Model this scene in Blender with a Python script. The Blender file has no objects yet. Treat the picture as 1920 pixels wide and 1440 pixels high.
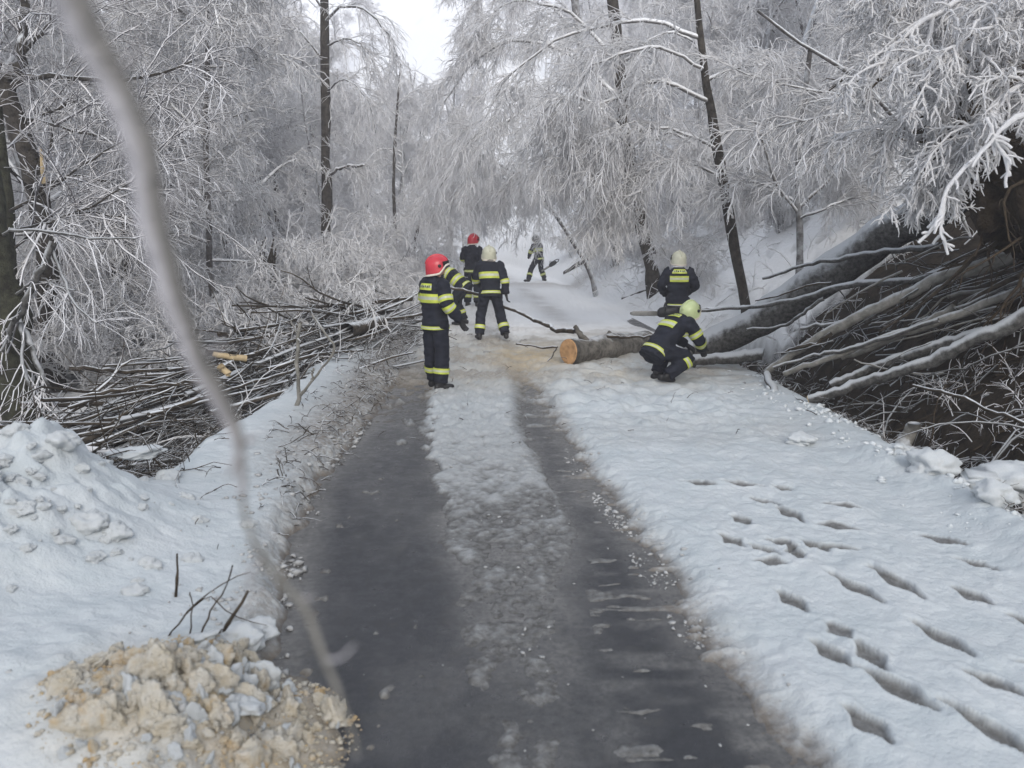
import bpy, bmesh, math, random
import numpy as np
from mathutils import Vector, Matrix, noise as mnoise

R = math.radians
SC = bpy.context.scene
COL = SC.collection
rng = np.random.default_rng(11)
random.seed(5)

# ---------------------------------------------------------------- camera
CAM_H = 2.1
FPX = 1500.0                     # focal length in pixels of a 1920 px wide picture
PITCH = math.atan(278 / FPX)
cd = bpy.data.cameras.new('camera')
cam = bpy.data.objects.new('camera', cd)
COL.objects.link(cam)
cam.location = (0, 0, CAM_H)
cam.rotation_euler = (math.pi / 2 - PITCH, 0, 0)
cd.sensor_width = 36
cd.lens = 36 * FPX / 1920
cd.clip_end = 2000
cd.dof.use_dof = True
cd.dof.focus_distance = 12
cd.dof.aperture_fstop = 2.2
SC.camera = cam

# ---------------------------------------------------------------- world, sun, exposure
SUN_EL, SUN_AZ = R(31), R(172)     # a veiled sun behind the camera
w = bpy.data.worlds.new('World')
SC.world = w
w.use_nodes = True
wt = w.node_tree
for n in list(wt.nodes):
    wt.nodes.remove(n)
wo = wt.nodes.new('ShaderNodeOutputWorld')
bg = wt.nodes.new('ShaderNodeBackground')
sky = wt.nodes.new('ShaderNodeTexSky')
sky.sky_type = 'NISHITA'
sky.sun_disc = False
sky.sun_elevation = SUN_EL
sky.sun_rotation = SUN_AZ
sky.dust_density = 4.0
sky.ozone_density = 1.0
mixc = wt.nodes.new('ShaderNodeMix')
mixc.data_type = 'RGBA'
mixc.inputs[0].default_value = 0.80
mixc.inputs[7].default_value = (6.65, 7.2, 8.1, 1)      # overcast: an even pale veil over the blue
wt.links.new(sky.outputs[0], mixc.inputs[6])
wt.links.new(mixc.outputs[2], bg.inputs[0])
bg.inputs[1].default_value = 0.105
wt.links.new(bg.outputs[0], wo.inputs[0])
sd = bpy.data.lights.new('sun', 'SUN')
sd.energy = 1.3
sd.angle = R(25)
sd.color = (1.0, 0.95, 0.88)
sun = bpy.data.objects.new('sun', sd)
COL.objects.link(sun)
sdir = Vector((math.sin(SUN_AZ) * math.cos(SUN_EL), math.cos(SUN_AZ) * math.cos(SUN_EL), math.sin(SUN_EL)))
sun.rotation_euler = (-sdir).to_track_quat('-Z', 'Y').to_euler()
SC.view_settings.view_transform = 'Standard'
SC.view_settings.look = 'None'
SC.view_settings.gamma = 1
SC.view_settings.use_curve_mapping = False
SC.view_settings.exposure = 0.58
SC.render.engine = 'CYCLES'
SC.cycles.use_denoising = True
SC.cycles.max_bounces = 8
SC.cycles.diffuse_bounces = 8
SC.cycles.volume_bounces = 2

# ---------------------------------------------------------------- helpers
def ray(px, py):
    x = (px - 960) / FPX
    y = (720 - py) / FPX
    c, s = math.cos(PITCH), math.sin(PITCH)
    return np.array((x, c + y * s, -s + y * c))

def at(px, py, Y):
    d = ray(px, py)
    return d * (Y / d[1]) + np.array((0, 0, CAM_H))

def ground(px, py, z=0.0):
    d = ray(px, py)
    return d * ((z - CAM_H) / d[2]) + np.array((0, 0, CAM_H))

def nrm(v):
    return v / np.maximum(np.linalg.norm(v, axis=-1, keepdims=True), 1e-9)

def sstep(a, b, x):
    t = np.clip((x - a) / (b - a), 0, 1)
    return t * t * (3 - 2 * t)

def _hash(ix, iy, seed):
    h = (ix.astype(np.int64) * 374761393 + iy.astype(np.int64) * 668265263 + seed * 974711) & 0x7fffffff
    h = ((h ^ (h >> 13)) * 1274126177) & 0x7fffffff
    h = h ^ (h >> 16)
    return (h & 0xffff) / 65535.0

def vnoise(x, y, seed=0):
    ix, iy = np.floor(x), np.floor(y)
    fx, fy = x - ix, y - iy
    fx = fx * fx * (3 - 2 * fx)
    fy = fy * fy * (3 - 2 * fy)
    a, b = _hash(ix, iy, seed), _hash(ix + 1, iy, seed)
    c, d = _hash(ix, iy + 1, seed), _hash(ix + 1, iy + 1, seed)
    return (a * (1 - fx) + b * fx) * (1 - fy) + (c * (1 - fx) + d * fx) * fy

def fbm(x, y, seed=0, octv=4):
    s, amp, tot = 0, 1, 0
    for o in range(octv):
        s = s + amp * vnoise(x * 2 ** o + 17.3 * o, y * 2 ** o - 9.1 * o, seed + o)
        tot += amp
        amp *= 0.5
    return s / tot * 2 - 1

def tag(o, label=None, cat=None, group=None, kind=None):
    if label: o['label'] = label
    if cat: o['category'] = cat
    if group: o['group'] = group
    if kind: o['kind'] = kind
    return o

def empty(name, loc=(0, 0, 0), label=None, cat=None, group=None, parent=None):
    o = bpy.data.objects.new(name, None)
    COL.objects.link(o)
    o.location = loc
    o.empty_display_size = 0.1
    if parent: o.parent = parent
    return tag(o, label, cat, group)

def link(name, me, parent=None, loc=None):
    o = bpy.data.objects.new(name, me)
    COL.objects.link(o)
    if parent: o.parent = parent
    if loc is not None: o.location = loc
    return o

def copy_tree(o, parent=None):
    c = o.copy()
    COL.objects.link(c)
    c.parent = parent
    for ch in o.children:
        copy_tree(ch, c)
    return c

def mesh(name, V, F, mats, idx=None, smooth=True):
    """F: (M,4) or (M,3) array."""
    me = bpy.data.meshes.new(name)
    V = np.asarray(V, dtype=np.float32)
    F = np.asarray(F, dtype=np.int32)
    k = F.shape[1]
    me.vertices.add(len(V))
    me.vertices.foreach_set('co', V.ravel())
    me.loops.add(F.size)
    me.loops.foreach_set('vertex_index', F.ravel())
    me.polygons.add(len(F))
    me.polygons.foreach_set('loop_start', np.arange(0, F.size, k, dtype=np.int32))
    me.polygons.foreach_set('loop_total', np.full(len(F), k, dtype=np.int32))
    me.polygons.foreach_set('use_smooth', np.full(len(F), smooth, dtype=bool))
    for m in mats:
        me.materials.append(m)
    if idx is not None:
        me.polygons.foreach_set('material_index', np.asarray(idx, dtype=np.int32))
    me.update(calc_edges=True)
    me.validate()
    return me

def tubes(P, Rd, sides=3, cap=False):
    """P (N,K,3) centre lines, Rd (N,K) radii -> verts, quads"""
    N, K, _ = P.shape
    T = np.gradient(P, axis=1)
    T = nrm(T)
    m = nrm(P[:, -1] - P[:, 0])
    ref = np.where(np.abs(m[:, 2:3]) < 0.85, np.array([[0, 0, 1.0]]), np.array([[1.0, 0, 0]]))
    n1 = nrm(np.cross(T, ref[:, None, :]))
    n2 = np.cross(n1, T)
    a = np.arange(sides) / sides * 2 * math.pi + 0.5
    V = P[:, :, None, :] + Rd[:, :, None, None] * (np.cos(a)[None, None, :, None] * n1[:, :, None, :] + np.sin(a)[None, None, :, None] * n2[:, :, None, :])
    base = (np.arange(N) * K * sides)[:, None, None]
    k = (np.arange(K - 1) * sides)[None, :, None]
    j = np.arange(sides)[None, None, :]
    j2 = (np.arange(sides) + 1) % sides
    j2 = j2[None, None, :]
    F = np.stack([base + k + j, base + k + j2, base + k + sides + j2, base + k + sides + j], -1).reshape(-1, 4)
    V = V.reshape(-1, 3)
    if cap and sides == 4 * (sides // 4):
        extra = []
        for i in range(N):
            for r0, fl in ((0, 1), (K - 1, 0)):
                b = i * K * sides + r0 * sides
                for q in range(1, sides // 2):
                    f = [b + q - 1 + 0, b + q, b + sides - 1 - q, b + sides - q]
                    f = [b + (q - 1), b + q, b + sides - 1 - q, b + (sides - q) % sides]
                    extra.append(f if fl else f[::-1])
        F = np.concatenate([F, np.array(extra)])
    return V, F

def joinvf(lst):
    Vs, Fs, o = [], [], 0
    for V, F in lst:
        Vs.append(V); Fs.append(F + o); o += len(V)
    return np.concatenate(Vs), np.concatenate(Fs)

def grow(S, D, L, K, droop, wob, r):
    N = len(S)
    P = np.empty((N, K, 3))
    P[:, 0] = S
    d = nrm(np.asarray(D, dtype=float))
    L = np.broadcast_to(L, (N,))
    for k in range(1, K):
        d = d + r.normal(0, wob, (N, 3))
        d[:, 2] -= droop * k / K
        d = nrm(d)
        P[:, k] = P[:, k - 1] + d * (L / (K - 1))[:, None]
    return P

def spawn(P, n, t0, t1, ang, r, spread=0.25):
    N, K, _ = P.shape
    t = r.uniform(t0, t1, (N, n)) * (K - 1)
    i = np.minimum(t.astype(int), K - 2)
    f = (t - i)[..., None]
    ar = np.arange(N)[:, None]
    A, B = P[ar, i], P[ar, i + 1]
    S = (A * (1 - f) + B * f).reshape(-1, 3)
    T = nrm(B - A).reshape(-1, 3)
    rnd = r.normal(0, 1, S.shape)
    perp = nrm(rnd - (rnd * T).sum(-1, keepdims=True) * T)
    a = ang + r.normal(0, spread, (len(S), 1))
    return S, T * np.cos(a) + perp * np.sin(a), (t / (K - 1)).reshape(-1)

def taper(N, K, r0, r1, jit=None):
    q = np.linspace(0, 1, K)[None, :]
    r0 = np.broadcast_to(r0, (N,))[:, None]
    r1 = np.broadcast_to(r1, (N,))[:, None]
    return r0 * (1 - q) + r1 * q

def spline(pts, K):
    pts = np.asarray(pts, dtype=float)
    n = len(pts)
    e = np.concatenate([2 * pts[:1] - pts[1:2], pts, 2 * pts[-1:] - pts[-2:-1]])
    u = np.linspace(0, n - 1 - 1e-6, K)
    i = u.astype(int)
    f = (u - i)[:, None]
    p0, p1, p2, p3 = e[i], e[i + 1], e[i + 2], e[i + 3]
    return 0.5 * (2 * p1 + (p2 - p0) * f + (2 * p0 - 5 * p1 + 4 * p2 - p3) * f * f + (3 * p1 - p0 - 3 * p2 + p3) * f ** 3)

def rough(V, amp, fr, seed=0):
    o = Vector((seed * 3.1, seed * 1.7, seed))
    out = V.copy()
    for q in range(len(V)):
        out[q] += amp * np.array(mnoise.noise_vector(Vector(V[q]) * fr + o))
    return out

# ---------------------------------------------------------------- materials
def newmat(name):
    m = bpy.data.materials.new(name)
    m.use_nodes = True
    nt = m.node_tree
    b = nt.nodes['Principled BSDF']
    return m, nt, b

def N(nt, t, **kw):
    n = nt.nodes.new(t)
    for k, v in kw.items():
        setattr(n, k, v)
    return n

def ramp(nt, src, a, b, c0=(0, 0, 0, 1), c1=(1, 1, 1, 1)):
    r = N(nt, 'ShaderNodeValToRGB')
    r.color_ramp.elements[0].position = a
    r.color_ramp.elements[1].position = b
    r.color_ramp.elements[0].color = c0
    r.color_ramp.elements[1].color = c1
    nt.links.new(src, r.inputs[0])
    return r.outputs[0]

def noise_n(nt, scale, detail=4, rough_=0.6, coord=None, dist=0.0):
    n = N(nt, 'ShaderNodeTexNoise')
    n.inputs['Scale'].default_value = scale
    n.inputs['Detail'].default_value = detail
    n.inputs['Roughness'].default_value = rough_
    n.inputs['Distortion'].default_value = dist
    if coord is not None:
        nt.links.new(coord, n.inputs['Vector'])
    return n.outputs[0]

def mixcol(nt, fac, a, b):
    m = N(nt, 'ShaderNodeMix', data_type='RGBA')
    for sock, v in ((0, fac), (6, a), (7, b)):
        if isinstance(v, (int, float)):
            m.inputs[sock].default_value = v
        elif isinstance(v, tuple):
            m.inputs[sock].default_value = (*v, 1) if len(v) == 3 else v
        else:
            nt.links.new(v, m.inputs[sock])
    return m.outputs[2]

def math_n(nt, op, a, b=None, clamp=False):
    m = N(nt, 'ShaderNodeMath', operation=op)
    m.use_clamp = clamp
    for i, v in enumerate((a, b)):
        if v is None: continue
        if isinstance(v, (int, float)): m.inputs[i].default_value = v
        else: nt.links.new(v, m.inputs[i])
    return m.outputs[0]

def bump(nt, b, h, strength=0.4, dist=0.02):
    n = N(nt, 'ShaderNodeBump')
    n.inputs['Strength'].default_value = strength
    n.inputs['Distance'].default_value = dist
    nt.links.new(h, n.inputs['Height'])
    nt.links.new(n.outputs[0], b.inputs['Normal'])

def coords(nt, kind='Object'):
    return N(nt, 'ShaderNodeTexCoord').outputs[kind]

def bark_mat(name, c0, c1, snow=0.0, lo=0.25, hi=0.6, axis=None, snowcol=(0.72, 0.75, 0.78), rgh=0.9, scale=9):
    """bark that carries snow on its upper side (or on the windward side)"""
    m, nt, b = newmat(name)
    co = coords(nt)
    n1 = noise_n(nt, scale, 6, 0.65, co)
    col = mixcol(nt, ramp(nt, n1, 0.35, 0.68), c0, c1)
    if snow > 0:
        g = N(nt, 'ShaderNodeNewGeometry')
        if axis is None:
            sx = N(nt, 'ShaderNodeSeparateXYZ')
            nt.links.new(g.outputs['Normal'], sx.inputs[0])
            z = sx.outputs[2]
        else:
            d = N(nt, 'ShaderNodeVectorMath', operation='DOT_PRODUCT')
            nt.links.new(g.outputs['Normal'], d.inputs[0])
            d.inputs[1].default_value = axis
            z = d.outputs['Value']
        n2 = noise_n(nt, 6, 4, 0.6, co)
        zz = math_n(nt, 'ADD', z, math_n(nt, 'MULTIPLY', math_n(nt, 'SUBTRACT', n2, 0.5), 1.1))
        f = N(nt, 'ShaderNodeMapRange')
        f.interpolation_type = 'SMOOTHSTEP'
        nt.links.new(zz, f.inputs[0])
        f.inputs[1].default_value = lo
        f.inputs[2].default_value = hi
        f.inputs[4].default_value = snow
        col = mixcol(nt, f.outputs[0], col, snowcol)
    nt.links.new(col, b.inputs['Base Color'])
    b.inputs['Roughness'].default_value = rgh
    b.inputs['Specular IOR Level'].default_value = 0.2
    bump(nt, b, noise_n(nt, scale * 4, 5, 0.7, co), 0.9, 0.025)
    return m

def translucent(m, amount):
    nt = m.node_tree
    b = nt.nodes['Principled BSDF']
    out = nt.nodes['Material Output']
    t = nt.nodes.new('ShaderNodeBsdfTranslucent')
    src = b.inputs['Base Color'].links[0].from_socket
    nt.links.new(src, t.inputs[0])
    mx = nt.nodes.new('ShaderNodeMixShader')
    mx.inputs[0].default_value = amount
    nt.links.new(b.outputs[0], mx.inputs[1])
    nt.links.new(t.outputs[0], mx.inputs[2])
    nt.links.new(mx.outputs[0], out.inputs['Surface'])

def plain(name, col, rgh=0.7, spec=0.3, var=0.25, scale=14, bmp=0.2, metal=0.0):
    m, nt, b = newmat(name)
    co = coords(nt)
    n1 = noise_n(nt, scale, 5, 0.6, co)
    d = tuple(c * (1 - var) for c in col)
    l = tuple(min(1, c * (1 + var)) for c in col)
    nt.links.new(mixcol(nt, ramp(nt, n1, 0.3, 0.7), d, l), b.inputs['Base Color'])
    b.inputs['Roughness'].default_value = rgh
    b.inputs['Specular IOR Level'].default_value = spec
    b.inputs['Metallic'].default_value = metal
    if bmp:
        bump(nt, b, noise_n(nt, scale * 5, 4, 0.6, co), bmp, 0.01)
    return m

M = {}
M['bark'] = bark_mat('dark_bark', (0.020, 0.017, 0.014), (0.075, 0.066, 0.055), 0.85, 0.55, 0.95)
M['bark_rime'] = bark_mat('rimed_bark', (0.05, 0.045, 0.044), (0.17, 0.16, 0.155), 0.92, -0.25, 0.55)
M['bark_moss'] = bark_mat('mossy_bark', (0.018, 0.017, 0.012), (0.06, 0.062, 0.04), 0.8, 0.6, 1.0)
M['limb'] = bark_mat('limb_bark', (0.14, 0.13, 0.125), (0.28, 0.27, 0.26), 0.95, -0.6, 0.15, snowcol=(0.82, 0.83, 0.84))
M['frost'] = bark_mat('frosted_twig', (0.66, 0.645, 0.64), (0.80, 0.79, 0.79), 0.98, -0.9, -0.3, snowcol=(0.93, 0.93, 0.94))
translucent(M['frost'], 0.42)
M['frost_dark'] = bark_mat('lightly_frosted_twig', (0.08, 0.072, 0.077), (0.19, 0.18, 0.19), 0.94, -0.55, 0.3, snowcol=(0.82, 0.82, 0.84))
M['brush'] = bark_mat('cut_branch_bark', (0.022, 0.017, 0.012), (0.085, 0.068, 0.05), 0.9, 0.55, 1.0)
M['beech'] = bark_mat('smooth_grey_bark', (0.035, 0.034, 0.032), (0.15, 0.147, 0.14), 0.9, 0.05, 0.6, scale=16, snowcol=(0.5, 0.52, 0.54))
M['beech_bare'] = bark_mat('bare_grey_bark', (0.06, 0.055, 0.048), (0.21, 0.195, 0.17), 0.6, 0.7, 1.1)
M['pale'] = bark_mat('pale_branch_bark', (0.13, 0.125, 0.11), (0.28, 0.27, 0.245), 0.88, 0.35, 0.9, snowcol=(0.5, 0.52, 0.54))
M['bough'] = bark_mat('rime_coated_bough', (0.15, 0.145, 0.135), (0.27, 0.26, 0.25), 0.8, -0.15, 0.7, snowcol=(0.54, 0.53, 0.57), axis=(-0.75, -0.45, 0.35))
M['wood'] = plain('fresh_cut_wood', (0.36, 0.21, 0.10), 0.7, 0.3, 0.45, 7)
M['wood_pale'] = plain('split_wood', (0.40, 0.31, 0.18), 0.7, 0.3, 0.25, 12)
M['suit'] = plain('navy_fabric', (0.010, 0.012, 0.020), 0.8, 0.25, 0.35, 8, 0.25)
M['boot'] = plain('black_rubber', (0.010, 0.010, 0.011), 0.55, 0.4, 0.3, 10, 0.1)
M['glove'] = plain('dark_glove', (0.022, 0.022, 0.024), 0.8, 0.2, 0.3, 16, 0.1)
M['skin'] = plain('skin', (0.42, 0.25, 0.18), 0.55, 0.3, 0.1, 8, 0.05)
M['yellow'] = plain('fluorescent_tape', (0.44, 0.50, 0.07), 0.55, 0.35, 0.25, 9, 0)
M['silver'] = plain('silver_tape', (0.42, 0.44, 0.36), 0.4, 0.5, 0.1, 20, 0)
M['ink'] = plain('dark_print', (0.06, 0.08, 0.02), 0.8, 0.2, 0.1, 20, 0)
M['helmet_red'] = plain('red_shell', (0.44, 0.020, 0.035), 0.35, 0.5, 0.15, 6, 0)
M['helmet_pale'] = plain('pale_yellow_shell', (0.46, 0.46, 0.36), 0.4, 0.5, 0.12, 6, 0)
M['helmet_lime'] = plain('lime_shell', (0.46, 0.53, 0.27), 0.4, 0.5, 0.12, 6, 0)
M['helmet_dark'] = plain('dark_shell', (0.03, 0.032, 0.03), 0.4, 0.5, 0.12, 6, 0)
M['trim'] = plain('pale_trim', (0.6, 0.55, 0.48), 0.5, 0.4, 0.1, 12, 0)
M['black'] = plain('black_plastic', (0.014, 0.014, 0.015), 0.5, 0.4, 0.2, 12, 0.05)
M['white_cloth'] = plain('white_cloth', (0.72, 0.73, 0.76), 0.8, 0.2, 0.06, 12, 0.15)
M['steel'] = plain('bar_steel', (0.20, 0.20, 0.19), 0.5, 0.5, 0.2, 10, 0, 0.3)
M['orange'] = plain('orange_casing', (0.55, 0.12, 0.02), 0.45, 0.5, 0.15, 8, 0)
M['leaf'] = plain('dead_leaf', (0.075, 0.055, 0.035), 0.9, 0.2, 0.5, 9, 0)
M['roots'] = plain('root_bark', (0.05, 0.038, 0.026), 0.95, 0.15, 0.45, 12, 0.4)

# snow of the ground: attributes say where it is dirty, slushy, mixed with sawdust or darkened with footprint shade
m, nt, b = newmat('snow')
co = coords(nt)
def attr(nt, n):
    a = N(nt, 'ShaderNodeAttribute')
    a.attribute_name = n
    return a.outputs['Fac']
nA = noise_n(nt, 3.0, 6, 0.65, co)
nB = noise_n(nt, 22.0, 5, 0.7, co)
nC = noise_n(nt, 75.0, 3, 0.6, co)
col = mixcol(nt, ramp(nt, nA, 0.3, 0.75), (0.38, 0.42, 0.44), (0.475, 0.50, 0.515))
col = mixcol(nt, attr(nt, 'fresh'), col, (0.80, 0.81, 0.815))
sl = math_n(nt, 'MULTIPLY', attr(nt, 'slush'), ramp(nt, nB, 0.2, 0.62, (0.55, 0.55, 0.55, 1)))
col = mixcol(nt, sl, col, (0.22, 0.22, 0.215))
col = mixcol(nt, math_n(nt, 'MULTIPLY', attr(nt, 'wet_and_shade'), ramp(nt, nB, 0.25, 0.6, (0.5, 0.5, 0.5, 1))), col, (0.060, 0.058, 0.056))
dn = math_n(nt, 'MULTIPLY', attr(nt, 'dirt'), ramp(nt, nB, 0.3, 0.6, (0.25, 0.25, 0.25, 1)))
col = mixcol(nt, dn, col, (0.15, 0.125, 0.10))
sn = math_n(nt, 'MULTIPLY', attr(nt, 'sawdust'), ramp(nt, nA, 0.3, 0.6, (0.35, 0.35, 0.35, 1)))
col = mixcol(nt, sn, col, (0.42, 0.34, 0.22))
nt.links.new(col, b.inputs['Base Color'])
b.inputs['Roughness'].default_value = 0.75
b.inputs['Specular IOR Level'].default_value = 0.25
hh = math_n(nt, 'ADD', nB, math_n(nt, 'MULTIPLY', nC, 0.4))
bump(nt, b, math_n(nt, 'ADD', math_n(nt, 'MULTIPLY', hh, .6), math_n(nt, 'MULTIPLY', noise_n(nt, 9, 4, .6, co), 1.4)), 0.6, 0.03)
M['snow'] = m

m, nt, b = newmat('snow_clod')
co = coords(nt, 'Object')
nB = noise_n(nt, 14, 5, 0.7, co)
nt.links.new(mixcol(nt, ramp(nt, nB, 0.3, 0.7), (0.50, 0.54, 0.56), (0.59, 0.61, 0.62)), b.inputs['Base Color'])
b.inputs['Roughness'].default_value = 0.8
bump(nt, b, noise_n(nt, 40, 5, 0.7, co), 0.7, 0.015)
M['clod'] = m

M['slushy'] = plain('slushy_ice', (0.32, 0.325, 0.325), 0.6, 0.4, 0.35, 5, 0.3)
m, nt, b = newmat('sawdust_snow')
g = N(nt, 'ShaderNodeNewGeometry')
n1 = noise_n(nt, 2.6, 5, 0.7, g.outputs['Position'], 0.4)
n2 = noise_n(nt, 30, 5, 0.75, g.outputs['Position'])
n3 = noise_n(nt, 9, 4, 0.7, g.outputs['Position'])
col = mixcol(nt, ramp(nt, n3, 0.38, 0.68), (0.56, 0.54, 0.485), (0.48, 0.42, 0.31))
f = math_n(nt, 'MULTIPLY', ramp(nt, n1, 0.52, 0.60), ramp(nt, n3, 0.3, 0.55))
f = math_n(nt, 'MULTIPLY', f, 0.65)
col = mixcol(nt, f, col, (0.46, 0.29, 0.10))
col = mixcol(nt, math_n(nt, 'MULTIPLY', ramp(nt, n2, 0.58, 0.74), 0.45), col, (0.22, 0.17, 0.10))
nt.links.new(col, b.inputs['Base Color'])
b.inputs['Roughness'].default_value = 0.9
bump(nt, b, math_n(nt, 'ADD', n2, noise_n(nt, 110, 3, 0.7, g.outputs['Position'])), 0.9, 0.02)
M['sawclod'] = m

m, nt, b = newmat('wet_asphalt')
co = coords(nt)
n1 = noise_n(nt, 1.3, 6, 0.6, co)
n2 = noise_n(nt, 160, 3, 0.6, co)
n3 = noise_n(nt, 7, 6, 0.7, co)
col = mixcol(nt, ramp(nt, n1, 0.3, 0.7), (0.0075, 0.009, 0.013), (0.024, 0.025, 0.029))
col = mixcol(nt, ramp(nt, n3, 0.55, 0.8), col, (0.055, 0.053, 0.050))
col = mixcol(nt, ramp(nt, n2, 0.56, 0.72), col, (0.07, 0.07, 0.07))
n4 = noise_n(nt, 26, 5, 0.75, co)
ff = math_n(nt, 'MULTIPLY', attr(nt, 'film'), ramp(nt, n4, 0.30, 0.62, (0.15, 0.15, 0.15, 1)))
col = mixcol(nt, ff, col, (0.15, 0.147, 0.14))
nt.links.new(col, b.inputs['Base Color'])
rr = N(nt, 'ShaderNodeMapRange')
nt.links.new(n3, rr.inputs[0])
rr.inputs[1].default_value = 0.3; rr.inputs[2].default_value = 0.7
rr.inputs[3].default_value = 0.18; rr.inputs[4].default_value = 0.7
b.inputs['Specular IOR Level'].default_value = 0.5
nt.links.new(rr.outputs[0], b.inputs['Roughness'])
bump(nt, b, n2, 0.5, 0.006)
M['asphalt'] = m

m, nt, b = newmat('bare_earth')
co = coords(nt)
n1 = noise_n(nt, 5, 7, 0.7, co)
n2 = noise_n(nt, 38, 5, 0.75, co)
col = mixcol(nt, ramp(nt, n1, 0.35, 0.7), (0.022, 0.017, 0.013), (0.075, 0.058, 0.04))
col = mixcol(nt, ramp(nt, n2, 0.56, 0.72), col, (0.085, 0.065, 0.042))
nt.links.new(col, b.inputs['Base Color'])
b.inputs['Roughness'].default_value = 0.95
b.inputs['Specular IOR Level'].default_value = 0.15
bump(nt, b, math_n(nt, 'ADD', n1, n2), 1.0, 0.06)
M['earth'] = m

# ---------------------------------------------------------------- terrain
def shift(y):
    """how far the road has swung left at distance y"""
    t = np.maximum(y - 15, 0)
    return -0.088 * t * t / (t + 9) - 0.0045 * np.maximum(y - 40, 0) ** 2

def pl(tab, y):
    t = np.array(tab)
    return np.interp(y, t[:, 0], t[:, 1])

def base_height(x, y):
    u = x - shift(y)
    z = np.zeros_like(u)
    # left: falls off the shoulder into the wood, then climbs
    l = np.maximum(-2.6 - u, 0)
    z -= 1.0 * sstep(0.0, 2.6, l) * (1 - 0.5 * sstep(3.2, 2.0, y))
    z += 0.16 * np.maximum(l - 9, 0) + 0.10 * np.maximum(l - 30, 0)
    # right: ditch, then a steep bank
    r = u - 3.75 + 1.0 * sstep(13.5, 19, y)
    z -= 0.40 * sstep(0, 0.45, r) * (1 - sstep(0.75, 1.3, r)) * (1 - 0.8 * sstep(14, 22, y))
    rb = np.maximum(r - 0.85, 0)
    k = 0.62 + 0.20 * sstep(11, 14, y)
    steep = rb * k
    cap = 6.5
    bank = np.where(steep < cap, steep, cap + (steep - cap) * 0.45)
    z += bank
    # undermined scar of the uprooted tree
    sc = np.exp(-(((u - 6.6) / 1.7) ** 2 + ((y - 9.4) / 2.4) ** 2))
    z += 0.95 * sc * sstep(5.0, 6.3, u)
    # far valley closes with a wooded hill
    z += 0.20 * np.maximum(y - 75, 0) * sstep(75, 130, y) + 0.02 * np.maximum(y - 30, 0) * sstep(30, 60, y) * 0.3
    return z, u

LEFT_E = [(0, -0.75), (2.9, -1.0), (4.2, -1.25), (5.5, -1.47), (6.7, -1.63), (8.7, -1.62), (12.2, -1.78), (20, -2.2)]
LT_R = [(0, 0.0), (2.9, -0.17), (3.9, -0.31), (5, -0.46), (6.7, -0.75), (8.7, -0.98), (11.3, -1.18), (14, -1.35)]
RT_L = [(0, 0.25), (2.9, 0.28), (3.9, 0.30), (4.56, 0.30), (5.45, 0.44), (6.72, 0.29), (8.71, 0.02), (10.5, 0.02), (14, -0.1)]
RT_R = [(0, 1.3), (2.9, 1.03), (3.64, 0.93), (4.56, 0.84), (5.67, 0.74), (6.72, 0.56), (8.71, 0.46), (10.5, 0.30), (14, 0.1)]

FOOT = [  # x, y, heading, length, depth
    (2.05, 5.62, 0.25, .34, .06), (1.66, 5.50, 0.3, .22, .05), (1.64, 4.93, 0.5, .28, .06), (1.83, 4.88, -0.05, .25, .065),
    (2.12, 4.98, 1.1, .36, .05), (1.58, 4.21, 0.25, .28, .06), (2.00, 4.36, 0.35, .42, .055), (2.27, 4.43, 0.3, .44, .055),
    (1.57, 3.62, 0.3, .30, .065), (1.75, 3.60, 0.05, .29, .07), (2.19, 3.77, 0.3, .40, .065), (1.74, 3.30, 0.45, .42, .07),
    (1.98, 3.00, 0.45, .46, .075), (1.80, 5.05, .9, .22, .035), (2.00, 5.02, .5, .25, .04), (2.55, 3.45, 1.0, .32, .045), (2.45, 3.2, .9, .3, .04),
    (1.55, 6.35, 1.1, .3, .035), (1.9, 6.3, 1.2, .34, .04), (2.2, 6.2, 1.0, .2, .035), (2.9, 5.1, .8, .3, .02), (2.3, 5.35, 1.0, .3, .03),
    (1.62, 4.72, 1.2, .2, .03), (2.75, 3.9, .5, .3, .05), (2.62, 4.25, .4, .28, .045), (2.9, 4.7, .7, .26, .04), (1.48, 5.1, .4, .24, .045), (1.95, 5.9, .8, .26, .04), (2.5, 5.75, 1.1, .3, .035), (1.5, 3.05, .3, .28, .06), (2.2, 3.35, .7, .26, .05), (1.7, 3.85, .2, .2, .03), (2.5, 2.95, .6, .34, .05),
]

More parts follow.
